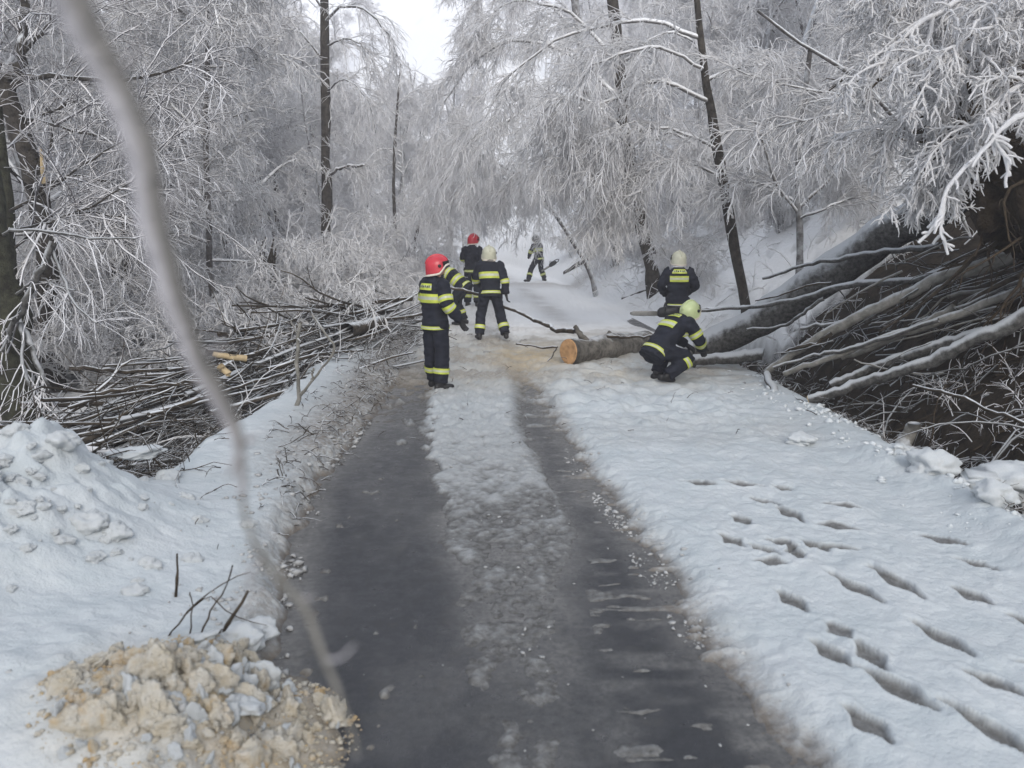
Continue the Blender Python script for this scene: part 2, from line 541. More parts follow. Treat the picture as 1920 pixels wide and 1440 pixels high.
def snow_sheet(x, y):
    z, u = base_height(x, y)
    n_hi = fbm(x * 7, y * 5, 3, 4)
    n_mid = fbm(x * 2.1, y * 1.7, 9, 4)
    n_lo = fbm(x * 0.5, y * 0.5, 14, 3)
    n_fine = fbm(x * 22, y * 16, 31, 3)
    e = 0.10 * n_mid + 0.10 * n_hi
    le, ltr, rtl, rtr = (pl(t, y) for t in (LEFT_E, LT_R, RT_L, RT_R))
    uu = u + e
    far = sstep(10.5, 14.5, y)
    # verge snow, left and right
    left = sstep(le + 0.02, le - 0.28, uu)
    right = sstep(rtr - 0.02, rtr + 0.40, uu)
    s = -0.035 + left * 0.20 + right * 0.125
    s += left * (0.10 * sstep(le - 0.3, le - 1.0, u)) * (0.8 + n_lo)
    # centre strip
    mid = sstep(ltr - 0.03, ltr + 0.16, uu) * sstep(rtl + 0.16, rtl - 0.05, uu)
    cover = 0.012 + 0.030 * sstep(3.6, 7.5, y)
    s += mid * (cover + 0.020 * n_hi + 0.014 * n_mid + 0.010 * n_fine - 0.006 * sstep(5, 3.2, y) + 0.018)
    # thin slush ribs in the right track near the camera and bits between
    ribs = sstep(rtl, rtl + 0.2, u) * (1 - right)
    s += ribs * 0.043 * sstep(0.06, 0.42, fbm(x * 5, y * 15, 77, 4) + 0.5 * n_mid - 0.10 * sstep(5.0, 6.5, y)) * sstep(3.2, 4.2, y * 0 + 4.4)
    lw = sstep(le, le + .2, u) * sstep(ltr, ltr - .2, u)
    s += lw * 0.040 * sstep(0.36, 0.62, n_hi + 0.3 * n_mid)
    # further on the tracks fill with trodden snow
    s += far * (1 - np.maximum(left, right)) * 0.055
    s += sstep(6.5, 10.5, y) * (1 - np.maximum(left, right)) * (0.022 + 0.022 * n_hi + 0.016 * n_fine)
    s += 0.012 * sstep(6.5, 10, y) * (1 - np.maximum(left, right)) * (0.5 + n_hi)
    # relief of the snow itself
    open_ = np.maximum(left, right)
    s += open_ * (0.020 * n_mid + 0.017 * n_hi * (0.5 + sstep(-.2, .5, n_lo + n_mid))) + 0.007 * n_fine * (s > 0)
    rut = sstep(7.0, 9.5, y) * sstep(16, 12, y) * right * sstep(3.6, 2.5, u)
    s += rut * (0.085 * fbm(x * 4, y * 6, 40, 3))
    # ploughed bank left, in front
    bl = np.exp(-(((x + 3.35) / 0.85) ** 2 + ((y - 4.75) / 1.05) ** 2) ** 1.5)
    lump = np.abs(fbm(x * 2.6, y * 2.6, 55, 4))
    s += bl * (0.50 + 0.42 * np.abs(fbm(x * 2.2, y * 2.2, 55, 2)) + 0.16 * np.abs(fbm(x * 6, y * 6, 58, 2)) + 0.03 * n_hi)
    bl2 = np.exp(-(((x + 2.5) / 1.1) ** 2 + ((y - 2.9) / 1.0) ** 2))
    s += 0.06 * bl2 * (0.7 + lump)
    # pile of sawdust snow
    sp = np.exp(-(((x + 1.28) / 0.52) ** 2 + ((y - 3.02) / 0.46) ** 2) ** 1.3)
    s += sp * (0.13 + 0.07 * n_mid + 0.05 * n_hi + 0.012 * n_fine)
    # left brush hollow shows earth and litter
    hollow = sstep(-2.75, -3.3, u + 0.25 * n_mid) * sstep(6.0, 6.6, y + 0.3 * n_mid) * sstep(14, 11, y)
    s -= hollow * (0.30 + 0.12 * n_hi)
    # ditch and bare scar on the right
    d = sstep(3.62, 3.86, u + 0.22 * n_mid + 0.05 * n_hi) * sstep(4.85, 4.35, u + 0.25 * n_mid) * sstep(16.0, 14.6, y)
    s -= d * (0.28 + 0.10 * n_hi)
    lip = np.exp(-((u - 3.45) / 0.28) ** 2) * sstep(13, 9, y)
    s += lip * (0.06 + 0.12 * np.maximum(n_mid, 0))
    bankm = sstep(4.4, 5.0, u)
    s += bankm * 0.10 * (0.6 + n_mid)
    scar = np.exp(-(((u - 7.2) / 3.0) ** 2 + ((y - 10.4) / 4.0) ** 2) ** 2) * sstep(3.75, 4.15, u + .2 * n_mid) * sstep(14.6, 13.8, y)
    scar = np.minimum(1, scar * 1.7)
    s -= scar * (0.95 + 0.45 * n_hi + 0.25 * n_mid)
    patch = bankm * sstep(13, 9, y) * sstep(0.0, 0.35, n_hi + 0.5 * n_mid)
    s -= patch * 0.30
    patch2 = bankm * sstep(12, 16, y) * sstep(0.25, 0.5, n_hi + 0.4 * n_mid)
    s -= patch2 * 0.25
    # woods: snow with humps
    wood = np.maximum(sstep(-4.5, -6, u), sstep(6, 9, u))
    s += wood * (0.10 + 0.16 * n_mid)
    s += np.exp(-(((x + 1.0) / 0.9) ** 2 + ((y - 21.5) / 1.6) ** 2)) * 0.22
    # crosswise ridge of pushed snow at the far end of the clear stretch
    s += np.exp(-((y - 33.0 - 0.3 * n_mid) / 1.3) ** 2) * sstep(-4, -1, u) * sstep(4.5, 3, u) * 0.10
    fp = np.zeros_like(s)
    for fx, fy, hd, ln, dep in FOOT:
        msk = (np.abs(x - fx) < 0.5) & (np.abs(y - fy) < 0.5)
        if not msk.any(): continue
        dx, dy = x[msk] - fx, y[msk] - fy
        a = dx * math.sin(-hd) + dy * math.cos(hd)
        c = dx * math.cos(hd) + dy * math.sin(hd)
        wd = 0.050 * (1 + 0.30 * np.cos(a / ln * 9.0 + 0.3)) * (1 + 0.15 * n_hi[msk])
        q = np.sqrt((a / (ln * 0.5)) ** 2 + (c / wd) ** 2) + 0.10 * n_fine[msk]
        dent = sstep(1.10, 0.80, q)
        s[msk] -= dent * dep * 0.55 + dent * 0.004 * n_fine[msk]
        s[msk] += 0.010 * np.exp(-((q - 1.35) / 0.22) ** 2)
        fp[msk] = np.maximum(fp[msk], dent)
    # ---- what the snow looks like
    slush = sstep(0.055, 0.0, s) * (1 - sstep(13, 19, y) * .8) * (1 - 0.4 * far)
    wet_and_shade = sstep(0.020, -0.004, s) * (1 - sstep(13, 18, y)) 
    wet_and_shade = np.maximum(wet_and_shade, (1 - np.maximum(left, right)) * sstep(9.5, 5.5, y) * sstep(.034, .004, s) * .8)
    rutm = np.maximum(sstep(le - .05, le + .1, u) * sstep(ltr + .1, ltr - .05, u), sstep(rtl - .1, rtl + .05, u) * sstep(rtr + .05, rtr - .08, u))
    wet_and_shade = np.maximum(wet_and_shade, rutm * sstep(17, 10, y) * .62)
    slush = np.maximum(slush, mid * (0.75 - 0.4 * sstep(6.5, 10.5, y)))
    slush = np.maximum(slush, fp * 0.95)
    wet_and_shade = np.maximum(wet_and_shade, fp * 0.75)  # prints: wet packed snow, darkened further with dent shade in the colour
    dirt = np.exp(-((u - le + 0.25) / 0.42) ** 2) * sstep(5.2, 8.0, y) * sstep(20, 14, y) * 0.95
    dirt = np.maximum(dirt, np.exp(-((u - le + 0.1) / 0.2) ** 2) * 0.7)
    dirt = np.maximum(dirt, np.exp(-((u - rtr - 0.1) / 0.16) ** 2) * 0.55 * (1 - far))
    dirt = np.maximum(dirt, sstep(1.0, 0.3, np.abs(y - 8.3 + .5 * n_mid)) * right * sstep(3.6, 3, u) * 0.18)
    dirt = np.maximum(dirt, sstep(17, 20, y) * sstep(60, 40, y) * np.maximum(np.exp(-((u + .3) / .35) ** 2), np.exp(-((u - 1.3) / .35) ** 2)) * (.35 + .35 * n_mid))
    trod = sstep(9.5, 12, y) * sstep(20, 15, y) * sstep(-2.0, -1.4, u) * sstep(3.9, 3.2, u)
    dirt = np.maximum(dirt, trod * 0.62 * sstep(-.25, .35, n_mid + .6 * n_hi))
    dirt = np.maximum(dirt, np.exp(-((y - 33.0 - 0.3 * n_mid) / 1.6) ** 2) * 0.65 * sstep(0.0, 1.0, u))
    saw = np.exp(-(((x - 0.35) / 0.95) ** 2 + ((y - 13.6) / 1.9) ** 2)) * 1.0
    saw = np.maximum(saw, np.exp(-(((x - 1.6) / 1.0) ** 2 + ((y - 11.6) / 0.7) ** 2)) * 0.45)
    saw = np.maximum(saw, trod * 0.30)
    saw = np.maximum(saw, sp * 0.9)
    fresh = np.maximum(np.maximum(sstep(-3.0, -4.6, u), sstep(4.2, 5.2, u)), 0.9 * sstep(13.5, 18, y))
    return z + s, slush, dirt, saw, wet_and_shade, fresh

def axis_vals(lo, hi, step, out_lo, out_hi, g):
    core = list(np.arange(lo, hi + 1e-6, step))
    a, st = [], step
    v = lo
    while v > out_lo:
        st *= g; v -= st; a.append(v)
    b, st = [], step
    v = hi
    while v < out_hi:
        st *= g; v += st; b.append(v)
    return np.array(a[::-1] + core + b)

def sheet(name, fn, xs, ys, mat, attrs=()):
    X, Y = np.meshgrid(xs, ys)
    res = fn(X, Y)
    Z = res[0]
    V = np.stack([X, Y, Z], -1).reshape(-1, 3)
    nx, ny = len(xs), len(ys)
    i = np.arange(nx - 1)[None, :] + (np.arange(ny - 1) * nx)[:, None]
    F = np.stack([i, i + 1, i + 1 + nx, i + nx], -1).reshape(-1, 4)
    me = mesh(name, V, F, [mat])
    for a, arr in zip(attrs, res[1:]):
        at_ = me.attributes.new(a, 'FLOAT', 'POINT')
        at_.data.foreach_set('value', np.clip(arr, 0, 1).ravel().astype(np.float32))
    return link(name, me)

def seg_axis(pts, out_lo, out_hi, g0, g1):
    v = [pts[0][0]]
    for (a, st), (b, _) in zip(pts[:-1], pts[1:]):
        n_ = int(round((b - a) / st))
        v += list(a + (b - a) * np.arange(1, n_ + 1) / n_)
    lo, st = v[0], pts[0][1]
    pre = []
    while lo > out_lo:
        st *= g0; lo -= st; pre.append(lo)
    hi, st = v[-1], pts[-2][1]
    while hi < out_hi:
        st *= g1; hi += st; v.append(hi)
    return np.array(pre[::-1] + v)
xs = seg_axis([(-3.9, .024), (-2.1, .017), (0.9, .012), (2.9, .024), (3.9, 0)], -150, 150, 1.075, 1.075)
ys = seg_axis([(2.0, .020), (2.9, .012), (5.8, .018), (7.4, 0)], 0.5, 260, 1.05, 1.0148)
tag(sheet('snow', snow_sheet, xs, ys, M['snow'], ('slush', 'dirt', 'sawdust', 'wet_and_shade', 'fresh')), 'snow cover on the ground', None, None, 'structure')
xs2 = axis_vals(-6, 8, 0.12, -150, 150, 1.10)
ys2 = axis_vals(1.0, 16, 0.12, -3, 260, 1.05)
def earth_fn(x, y):
    z, u = base_height(x, y)
    off = sstep(-2.0, -2.5, u) + sstep(3.4, 3.8, u)
    z = z - 0.06 + off * (0.05 * fbm(x * 2, y * 2, 70, 4)) - 0.10 * sstep(30, 50, np.abs(x) + np.maximum(y - 40, 0))
    return (z,)
tag(sheet('ground', earth_fn, xs2, ys2, M['earth']), None, None, None, 'structure')
def road_fn(x, y):
    s = shift(y)
    u = x
    le, ltr, rtl, rtr = (pl(t, y) for t in (LEFT_E, LT_R, RT_L, RT_R))
    nm, nh = fbm(u * 2.1, y * 1.2, 9, 4), fbm(u * 9, y * 5, 23, 4)
    mid = sstep(ltr - .12, ltr + .25, u + .1 * nm) * sstep(rtl + .25, rtl - .12, u + .1 * nm)
    rib = sstep(rtl, rtl + .3, u) * sstep(.0, .45, fbm(u * 4, y * 12, 77, 4)) * .55
    film = mid * (0.95 + 0.5 * nh) * (0.38 + 0.62 * sstep(3.0, 4.8, y)) + rib
    film = film + sstep(le + .25, le - .05, u + .1 * nm) * .9 + sstep(rtr - .2, rtr + .08, u + .1 * nm) * .7 + sstep(6, 10, y) * .55 + .26 * sstep(-.1, .6, nm + .6 * nh)
    return (-0.004 * np.abs(u - .7), np.clip(film, 0, 1))
xr = np.arange(-2.15, 3.36, 0.05)
yr = axis_vals(2.0, 12, 0.05, -3, 120, 1.06)
ro = sheet('road', road_fn, xr, yr, M['asphalt'], ('film',))
vv = np.empty(len(ro.data.vertices) * 3, dtype=np.float32)
ro.data.vertices.foreach_get('co', vv)
vv = vv.reshape(-1, 3)
vv[:, 0] += shift(vv[:, 1])
ro.data.vertices.foreach_set('co', vv.ravel())
ro.data.update()
tag(ro, None, None, None, 'structure')

def hz(x, y):
    return float(snow_sheet(np.array([[float(x)]]), np.array([[float(y)]]))[0][0, 0])

def hit(px, py, y0=5.0, y1=70.0):
    """where the line of sight through a pixel of the photograph meets the snow"""
    ys_ = np.arange(y0, y1, 0.1)
    d = ray(px, py)
    t = ys_ / d[1]
    x_, z_ = d[0] * t, CAM_H + d[2] * t
    g = snow_sheet(x_[None, :], ys_[None, :])[0][0]
    k = np.nonzero(z_ <= g)[0]
    k = k[0] if len(k) else -1
    return np.array((x_[k], ys_[k], max(z_[k], g[k])))

# ---------------------------------------------------------------- trees: generators
def build_levels(root_paths, root_r, levels, r, sides0=6):
    """levels: list of dict(n,t0,t1,ang,len,lenvar,K,droop,wob,r0,r1,sides,follow). returns list of (V,F) per level."""
    out = [tubes(root_paths, root_r, sides0)]
    P = root_paths
    paths = [P]
    for L in levels:
        S, D, t = spawn(P, L['n'], L['t0'], L['t1'], L['ang'], r, L.get('spread', 0.25))
        if 'bias' in L:
            D = nrm(D + np.array(L['bias']))
        ln = L['len'] * r.uniform(1 - L.get('lv', 0.4), 1 + L.get('lv', 0.4), len(S)) * (1 - L.get('fall', 0.4) * t)
        P = grow(S, D, ln, L['K'], L['droop'], L['wob'], r)
        out.append(tubes(P, taper(len(P), L['K'], L['r0'], L['r1']) * np.exp(r.normal(0, .22, (len(P), 1))) * (1 + r.normal(0, .10, (len(P), L['K']))), L['sides']))
        paths.append(P)
    return out, paths

def upright_tree(seed, H, tr, dens=1.0, droop=0.35, lean=0.0):
    r = np.random.default_rng(seed)
    tp = grow(np.zeros((1, 3)), np.array([[lean, 0, 1.0]]), H, 14, 0, 0.035, r)
    tR = taper(1, 14, tr, 0.03)
    tR[0, 0] *= 1.35
    lv = [dict(n=int(26 * dens), t0=.16, t1=.99, ang=1.05, len=H * .26, fall=.55, K=7, droop=droop, wob=.16, r0=.034, r1=.012, sides=4),
          dict(n=8, t0=.15, t1=1, ang=.8, len=H * .10, K=5, droop=droop, wob=.2, r0=.020, r1=.010, sides=3),
          dict(n=8, t0=.1, t1=1, ang=.75, len=.62, K=4, droop=droop * 1.3, wob=.22, r0=.0135, r1=.008, sides=3),
          dict(n=4, t0=.1, t1=1, ang=.7, len=.34, K=3, droop=droop, wob=.25, r0=.0105, r1=.006, sides=3)]
    o, _ = build_levels(tp, tR, lv, r, 9)
    V, F = o[0]
    tm = mesh('trunk', V, F, [M['bark_rime']])
    V, F = joinvf([o[1]])
    lm = mesh('limbs', V, F, [M['limb']])
    V, F = joinvf(o[2:])
    cm = mesh('crown', V, F, [M['frost']])
    return tm, lm, cm

def shrub_mesh(seed, H, nst=12, thin=1.0, mat='frost', arch=0.5):
    r = np.random.default_rng(seed)
    a = r.uniform(0, 6.28, nst)
    rad = r.uniform(0.1, 0.7, nst)
    D = np.stack([np.cos(a) * rad, np.sin(a) * rad, np.ones(nst)], -1)
    S = np.stack([np.cos(a) * .12, np.sin(a) * .12, -0.1 * np.ones(nst)], -1)
    sp = grow(S, D, H * r.uniform(.6, 1.15, nst), 8, arch * .35, .12, r)
    lv = [dict(n=9, t0=.15, t1=1, ang=.7, len=H * .33, K=5, droop=arch * .7, wob=.2, r0=.012 * thin, r1=.007, sides=3),
          dict(n=8, t0=.1, t1=1, ang=.75, len=H * .15, K=4, droop=arch, wob=.25, r0=.010 * thin, r1=.006, sides=3),
          dict(n=3, t0=.1, t1=1, ang=.75, len=H * .08, K=3, droop=arch, wob=.25, r0=.0085 * thin, r1=.005, sides=3)]
    o, _ = build_levels(sp, taper(nst, 8, .022 * thin, .009), lv, r, 4)
    V, F = o[0]
    st = mesh('stems', V, F, [M['limb']])
    V, F = joinvf(o[1:])
    return st, mesh('twigs', V, F, [M[mat]])

UP = [upright_tree(1, 11, .10, .9), upright_tree(2, 13, .125, .9, .5), upright_tree(3, 9.5, .075, .85, .25, .06)]
SH = [shrub_mesh(21, 2.2), shrub_mesh(22, 1.7, 14), shrub_mesh(23, 2.8, 10, 1.1, 'frost', .8)]

def put_tree(var, x, y, sc, rot, label, group=None, z=None, name='frosted_tree', tilt=(0, 0)):
    t = empty(name, (x, y, (hz(x, y) if z is None else z) - 0.1), label, 'tree', group)
    t.rotation_euler = (tilt[0], tilt[1], rot)
    t.scale = (sc, sc, sc)
    tm, lm, cm = UP[var]
    link('trunk', tm, t)
    link('limb', lm, t)
    link('crown', cm, t)
    return t

def put_shrub(var, x, y, sc, rot, label, group=None, z=None):
    t = empty('frosted_shrub', (x, y, hz(x, y) if z is None else z), label, 'shrub', group)
    t.rotation_euler = (0, 0, rot)
    t.scale = (sc, sc, sc)
    st, tw = SH[var]
    link('stem', st, t)
    link('twigs', tw, t)
    return t

def scatter(n, region, mind, r, taken):
    pts = []
    tries = 0
    while len(pts) < n and tries < n * 60:
        tries += 1
        x, y = region(r)
        if all((x - a) ** 2 + (y - b) ** 2 > mind * mind for a, b in pts + taken):
            pts.append((x, y))
    return pts

sr = random.Random(9)
taken = []
def in_view(x, y, mar=1.5):
    return y > 5 and abs(x) < 0.64 * y + mar
# left wood
def reg_left(r):
    while True:
        y = r.uniform(15, 62)
        u = r.uniform(-44, -5.0 - 0.03 * y)
        x = u + float(shift(np.array(y)))
        if in_view(x, y) and not 735 < 960 + x / y * 1500 < 900 and not (y < 29 and 540 < 960 + x / y * 1500 < 690): return x, y
for x, y in scatter(74, reg_left, 2.1, sr, taken):
    put_tree(sr.randrange(3), x, y, sr.uniform(.8, 1.3), sr.uniform(0, 6.28), 'tall rime-covered tree in the white wood left of the road', 'rime-covered trees in the wood left of the road', tilt=(sr.uniform(-.06, .06), sr.uniform(-.06, .06)))
# right slope
def reg_right(r):
    while True:
        y = r.uniform(15, 60)
        u = r.uniform(6.5, 34)
        x = u + float(shift(np.array(y)))
        if in_view(x, y): return x, y
for x, y in scatter(52, reg_right, 2.2, sr, taken):
    put_tree(sr.randrange(3), x, y, sr.uniform(.75, 1.15), sr.uniform(0, 6.28), 'rime-covered tree high on the snowy slope right of the road', 'rime-covered trees on the slope right of the road', tilt=(sr.uniform(-.05, .05), sr.uniform(-.25, -.05)))
# closing hill
def reg_far(r):
    y = r.uniform(64, 150)
    return r.uniform(-0.55, 0.35) * y, y
for x, y in scatter(90, reg_far, 3.0, sr, taken):
    s = float(shift(np.array(y)))
    if -3.0 < x - s < 4.5 and y < 72: continue
    sc_ = sr.uniform(.9, 1.4)
    if 725 < 960 + x / y * 1500 < 900:
        sc_ = min(sc_, (at(960, 130, y)[2] - hz(x, y)) / 13)
        if sc_ < .45: continue
    put_tree(sr.randrange(3), x, y, sc_, sr.uniform(0, 6.28), 'pale distant tree in the wood where the road disappears', 'distant trees around the end of the road')
for px, Y in ((728, 50), (752, 46), (785, 56), (815, 50), (842, 58), (868, 48), (895, 54)):
    pt = at(px, 120 + 25 * sr.random(), Y)
    put_tree(sr.randrange(3), pt[0], Y, (pt[2] - hz(pt[0], Y)) / 12.5, sr.uniform(0, 6.28), 'pale distant tree in the wood where the road disappears', 'distant trees around the end of the road')
# shrubs both sides
def reg_ls(r):
    y = r.uniform(12.5, 34)
    u = r.uniform(-13, -3.0 - 0.05 * max(0, 20 - y) * 4)
    return u + float(shift(np.array(y))), y
for x, y in scatter(84, reg_ls, 1.0, sr, taken):
    put_shrub(sr.randrange(3), x, y, sr.uniform(.8, 1.35), sr.uniform(0, 6.28), 'white frosted shrub in the undergrowth left of the road', 'frosted shrubs left of the road')
def reg_rs(r):
    y = r.uniform(17.5, 42)
    u = r.uniform(4.3, 14)
    return u + float(shift(np.array(y))), y
for x, y in scatter(78, reg_rs, 1.0, sr, taken):
    put_shrub(sr.randrange(3), x, y, sr.uniform(.6, 1.1), sr.uniform(0, 6.28), 'frosted shrub on the snowy slope right of the road', 'frosted shrubs on the slope right of the road')
for px, py, Y, v, s in ((640, 500, 22, 0, .9), (700, 490, 26, 1, 1.1), (560, 520, 19, 2, .8), (480, 540, 17.5, 1, .9), (745, 480, 32, 0, 1.2)):
    p = at(px, py, Y)
    put_shrub(v, p[0], Y, s, sr.uniform(0, 6), 'white frosted shrub in the undergrowth left of the road', 'frosted shrubs left of the road')

# ---------------------------------------------------------------- trees the photo shows one by one
def world_pts(l, Y0=None):
    out = []
    for p in l:
        out.append(at(p[0], p[1], p[2] if len(p) > 2 else Y0))
    return np.array(out)

def limb_mesh(pts, K, r0, r1, wob, r, sides=7, rgh=0.0):
    P = spline(pts, K)
    P[1:-1] += r.normal(0, wob, (K - 2, 3))
    Rr = taper(1, K, r0, r1)
    Rr = Rr * (1 + r.normal(0, 0.05 + rgh, Rr.shape))
    V, F = tubes(P[None], Rr, sides, cap=(sides % 4 == 0))
    return V, F, P

def rel(V, org):
    return V - np.array(org)[None, :]

SPRAY = [dict(n=26, t0=.12, t1=1, ang=.62, len=1.5, fall=.35, K=6, droop=.5, wob=.15, r0=.014, r1=.007, sides=3),
         dict(n=11, t0=.1, t1=1, ang=.6, len=.62, K=4, droop=.6, wob=.2, r0=.0095, r1=.0055, sides=3),
         dict(n=6, t0=.12, t1=1, ang=.62, len=.32, K=3, droop=.5, wob=.25, r0=.0075, r1=.004, sides=3)]

def hand_tree(name, label, trunk, tr, limbs, levels, seed, mt='bark_rime', ml='limb', mw='frost', Y=None, cat='tree', twigs_from_trunk=None):
    r = np.random.default_rng(seed)
    tp = world_pts(trunk, Y)
    gz = hz(tp[0][0], tp[0][1]) - .15
    if tp[0][2] > gz + .1:
        dn = tp[0] - tp[1]
        foot = tp[0] + dn / max(-dn[2], .05) * min(tp[0][2] - gz, 4.0) * np.array((.4, .4, 1))
        tp = np.concatenate([foot[None], tp])
    org = tp[0]
    root = empty(name, org, label, cat)
    V, F, TP = limb_mesh(tp, 16, tr[0], tr[1], tr[1] * 0.12, r, 12, .03)
    V = rough(rel(V, org), tr[1] * 0.12, 3.0, seed)
    link('trunk', mesh('trunk', V, F, [M[mt]]), root)
    tops = []
    for pts, r0, r1 in limbs:
        V, F, P = limb_mesh(world_pts(pts, Y), 14, r0, r1, r0 * .4, r, 6)
        link('limb', mesh('limb', rel(V, org), F, [M[ml]]), root)
        tops.append(spline(P, 12))
    if twigs_from_trunk:
        tops.append(TP[-int(len(TP) * twigs_from_trunk):][np.linspace(0, int(len(TP) * twigs_from_trunk) - 1, 12).astype(int)])
    if tops and levels:
        P = np.array(tops)
        vf, _ = build_levels(P, np.zeros(P.shape[:2]), levels, r)
        V, F = joinvf(vf[1:])
        link('crown', mesh('crown', rel(V, org), F, [M[mw]]), root)
    return root

# right of the road
hand_tree('leaning_tree', 'thin dark trunk leaning like a pole on the right, beside the firefighter with white collar',
          [(1398, 580), (1372, 430), (1342, 260), (1318, 110), (1298, -80)], (.135, .055),
          [([(1330, 190, 16), (1230, 150, 15.6), (1140, 190, 15.4), (1080, 230, 15.4), (1035, 275, 15.6)], .05, .015),
           ([(1312, 70, 16), (1200, 40, 16.2), (1060, 70, 16.6), (950, 150, 17), (890, 260, 17.2)], .05, .014),
           ([(1345, 280, 16), (1250, 240, 15.4), (1165, 255, 15.2), (1110, 300, 15.2)], .04, .012),
           ([(1350, 330, 16), (1270, 300, 15.6), (1200, 330, 15.4), (1160, 385, 15.5)], .035, .012),
           ([(1322, 130, 16), (1230, 90, 15.3), (1120, 120, 15), (1040, 200, 15)], .04, .012),
           ([(1325, 150, 16), (1420, 120, 15.6), (1500, 170, 15.2), (1570, 250, 15)], .04, .012),
           ([(1340, 260, 16), (1440, 225, 16), (1540, 270, 16), (1600, 330, 16)], .035, .012)], SPRAY, 101, 'bark', Y=16)
hand_tree('arching_tree', 'dark trunk behind the slanting dead log, its rimed limbs arching far over the road',
          [(1222, 500), (1195, 390), (1176, 280), (1160, 120), (1140, -120)], (.22, .15),
          [([(1172, 250, 22), (1080, 180, 21.5), (965, 215, 21), (865, 290, 21), (805, 380, 21)], .07, .016),
           ([(1168, 190, 22), (1050, 90, 22), (940, 80, 22), (850, 160, 22.5), (815, 250, 22.5)], .07, .016),
           ([(1178, 300, 22), (1070, 280, 21.5), (975, 320, 21), (930, 370, 21)], .05, .014),
           ([(1182, 335, 22), (1110, 330, 21.4), (1085, 305, 21), (1045, 335, 21)], .05, .014),
           ([(1160, 120, 22), (1060, 20, 22), (950, 10, 22), (890, 70, 22)], .06, .014),
           ([(1160, 120, 22), (1250, 60, 21), (1340, 110, 21), (1390, 190, 21)], .05, .014),
           ([(1178, 280, 22), (1260, 250, 21), (1330, 300, 21), (1370, 380, 21)], .05, .014)], SPRAY, 102, 'bark', Y=22)
hand_tree('bent_sapling', 'slender rimed sapling bent in an arch over the road behind the working crew',
          [(1105, 505), (1060, 430), (1010, 360), (962, 322), (900, 290)], (.10, .045),
          [([(962, 322, 28), (880, 284, 28), (820, 305, 28), (785, 385, 28)], .04, .014),
           ([(1000, 350, 28), (920, 330, 27), (860, 350, 27), (835, 420, 27)], .035, .014),
           ([(1040, 400, 28), (980, 360, 27), (920, 345, 27), (885, 375, 27)], .03, .014),
           ([(1050, 410, 28), (1010, 380, 26), (990, 340, 26), (955, 345, 26)], .03, .014)], SPRAY, 103, Y=28)
hand_tree('crown_tree', 'tall rimed tree with drooping fans of twigs beside the patch of open sky',
          [(1160, 480), (1120, 300), (1090, 100), (1060, -160)], (.2, .12),
          [([(1085, 60, 30), (985, -20, 30), (900, 0, 30), (862, 60, 30)], .06, .016),
           ([(1090, 100, 30), (980, 70, 30), (900, 120, 30), (870, 210, 30)], .06, .016),
           ([(1075, 0, 30), (960, -100, 30), (890, -80, 30), (860, -30, 30)], .06, .016),
           ([(1110, 220, 30), (1000, 160, 30), (920, 220, 30), (880, 310, 30)], .05, .016),
           ([(1120, 290, 30), (1020, 250, 29), (950, 310, 29), (915, 380, 29)], .05, .016)], SPRAY, 104, Y=30)
hand_tree('many_stemmed_tree', 'rimed tree with several thin stems fanning out on the slope above the fallen trunk',
          [(1500, 450), (1496, 370), (1500, 250), (1520, 90)], (.07, .04),
          [([(1497, 400, 14.5), (1450, 330, 14.3), (1420, 230, 14), (1380, 150, 14)], .035, .012),
           ([(1498, 390, 14.5), (1560, 330, 14.2), (1600, 240, 14), (1660, 180, 14)], .035, .012),
           ([(1498, 380, 14.5), (1440, 350, 14.8), (1390, 340, 14.8), (1340, 380, 14.6)], .03, .012),
           ([(1500, 300, 14.5), (1540, 200, 14.8), (1580, 80, 15), (1600, -40, 15)], .03, .012),
           ([(1499, 410, 14.5), (1550, 390, 14), (1610, 370, 14), (1660, 400, 13.8)], .03, .012)],
          [dict(n=14, t0=.15, t1=1, ang=.6, len=1.0, fall=.35, K=6, droop=.25, wob=.14, r0=.014, r1=.008, sides=3),
           dict(n=8, t0=.1, t1=1, ang=.6, len=.45, K=4, droop=.35, wob=.18, r0=.0105, r1=.007, sides=3),
           dict(n=3, t0=.15, t1=1, ang=.6, len=.24, K=3, droop=.3, wob=.2, r0=.008, r1=.005, sides=3)], 105, Y=14.5)
hand_tree('sweeping_tree', 'rimed tree high on the right whose long bare stems sweep down to the left',
          [(1760, 300), (1690, 235), (1610, 150), (1500, 80), (1420, 20)], (.05, .02),
          [([(1740, 280, 13), (1620, 215, 13), (1520, 225, 13), (1400, 255, 13)], .03, .012),
           ([(1720, 270, 13), (1600, 190, 13.4), (1480, 160, 13.6), (1380, 130, 13.6)], .03, .012),
           ([(1740, 285, 13), (1640, 240, 12.6), (1560, 270, 12.5), (1480, 330, 12.5)], .025, .01),
           ([(1700, 245, 13), (1690, 150, 13), (1640, 60, 13), (1600, -30, 13)], .03, .012)],
          [dict(n=14, t0=.2, t1=1, ang=.5, len=1.0, fall=.35, K=6, droop=.3, wob=.12, r0=.013, r1=.008, sides=3),
           dict(n=8, t0=.1, t1=1, ang=.55, len=.45, K=4, droop=.4, wob=.18, r0=.010, r1=.007, sides=3),
           dict(n=3, t0=.15, t1=1, ang=.55, len=.24, K=3, droop=.4, wob=.2, r0=.008, r1=.005, sides=3)], 106, Y=13)
LADEN = [dict(n=24, t0=.05, t1=1, ang=.65, len=.75, fall=.3, K=6, droop=.5, wob=.22, r0=.014, r1=.006, sides=5),
         dict(n=9, t0=.12, t1=1, ang=.75, len=.30, K=4, droop=.6, wob=.28, r0=.0115, r1=.005, sides=4),
         dict(n=6, t0=.12, t1=1, ang=.8, len=.12, K=3, droop=.5, wob=.3, r0=.0095, r1=.0035, sides=3)]
p_l = ground(2230, 1000)
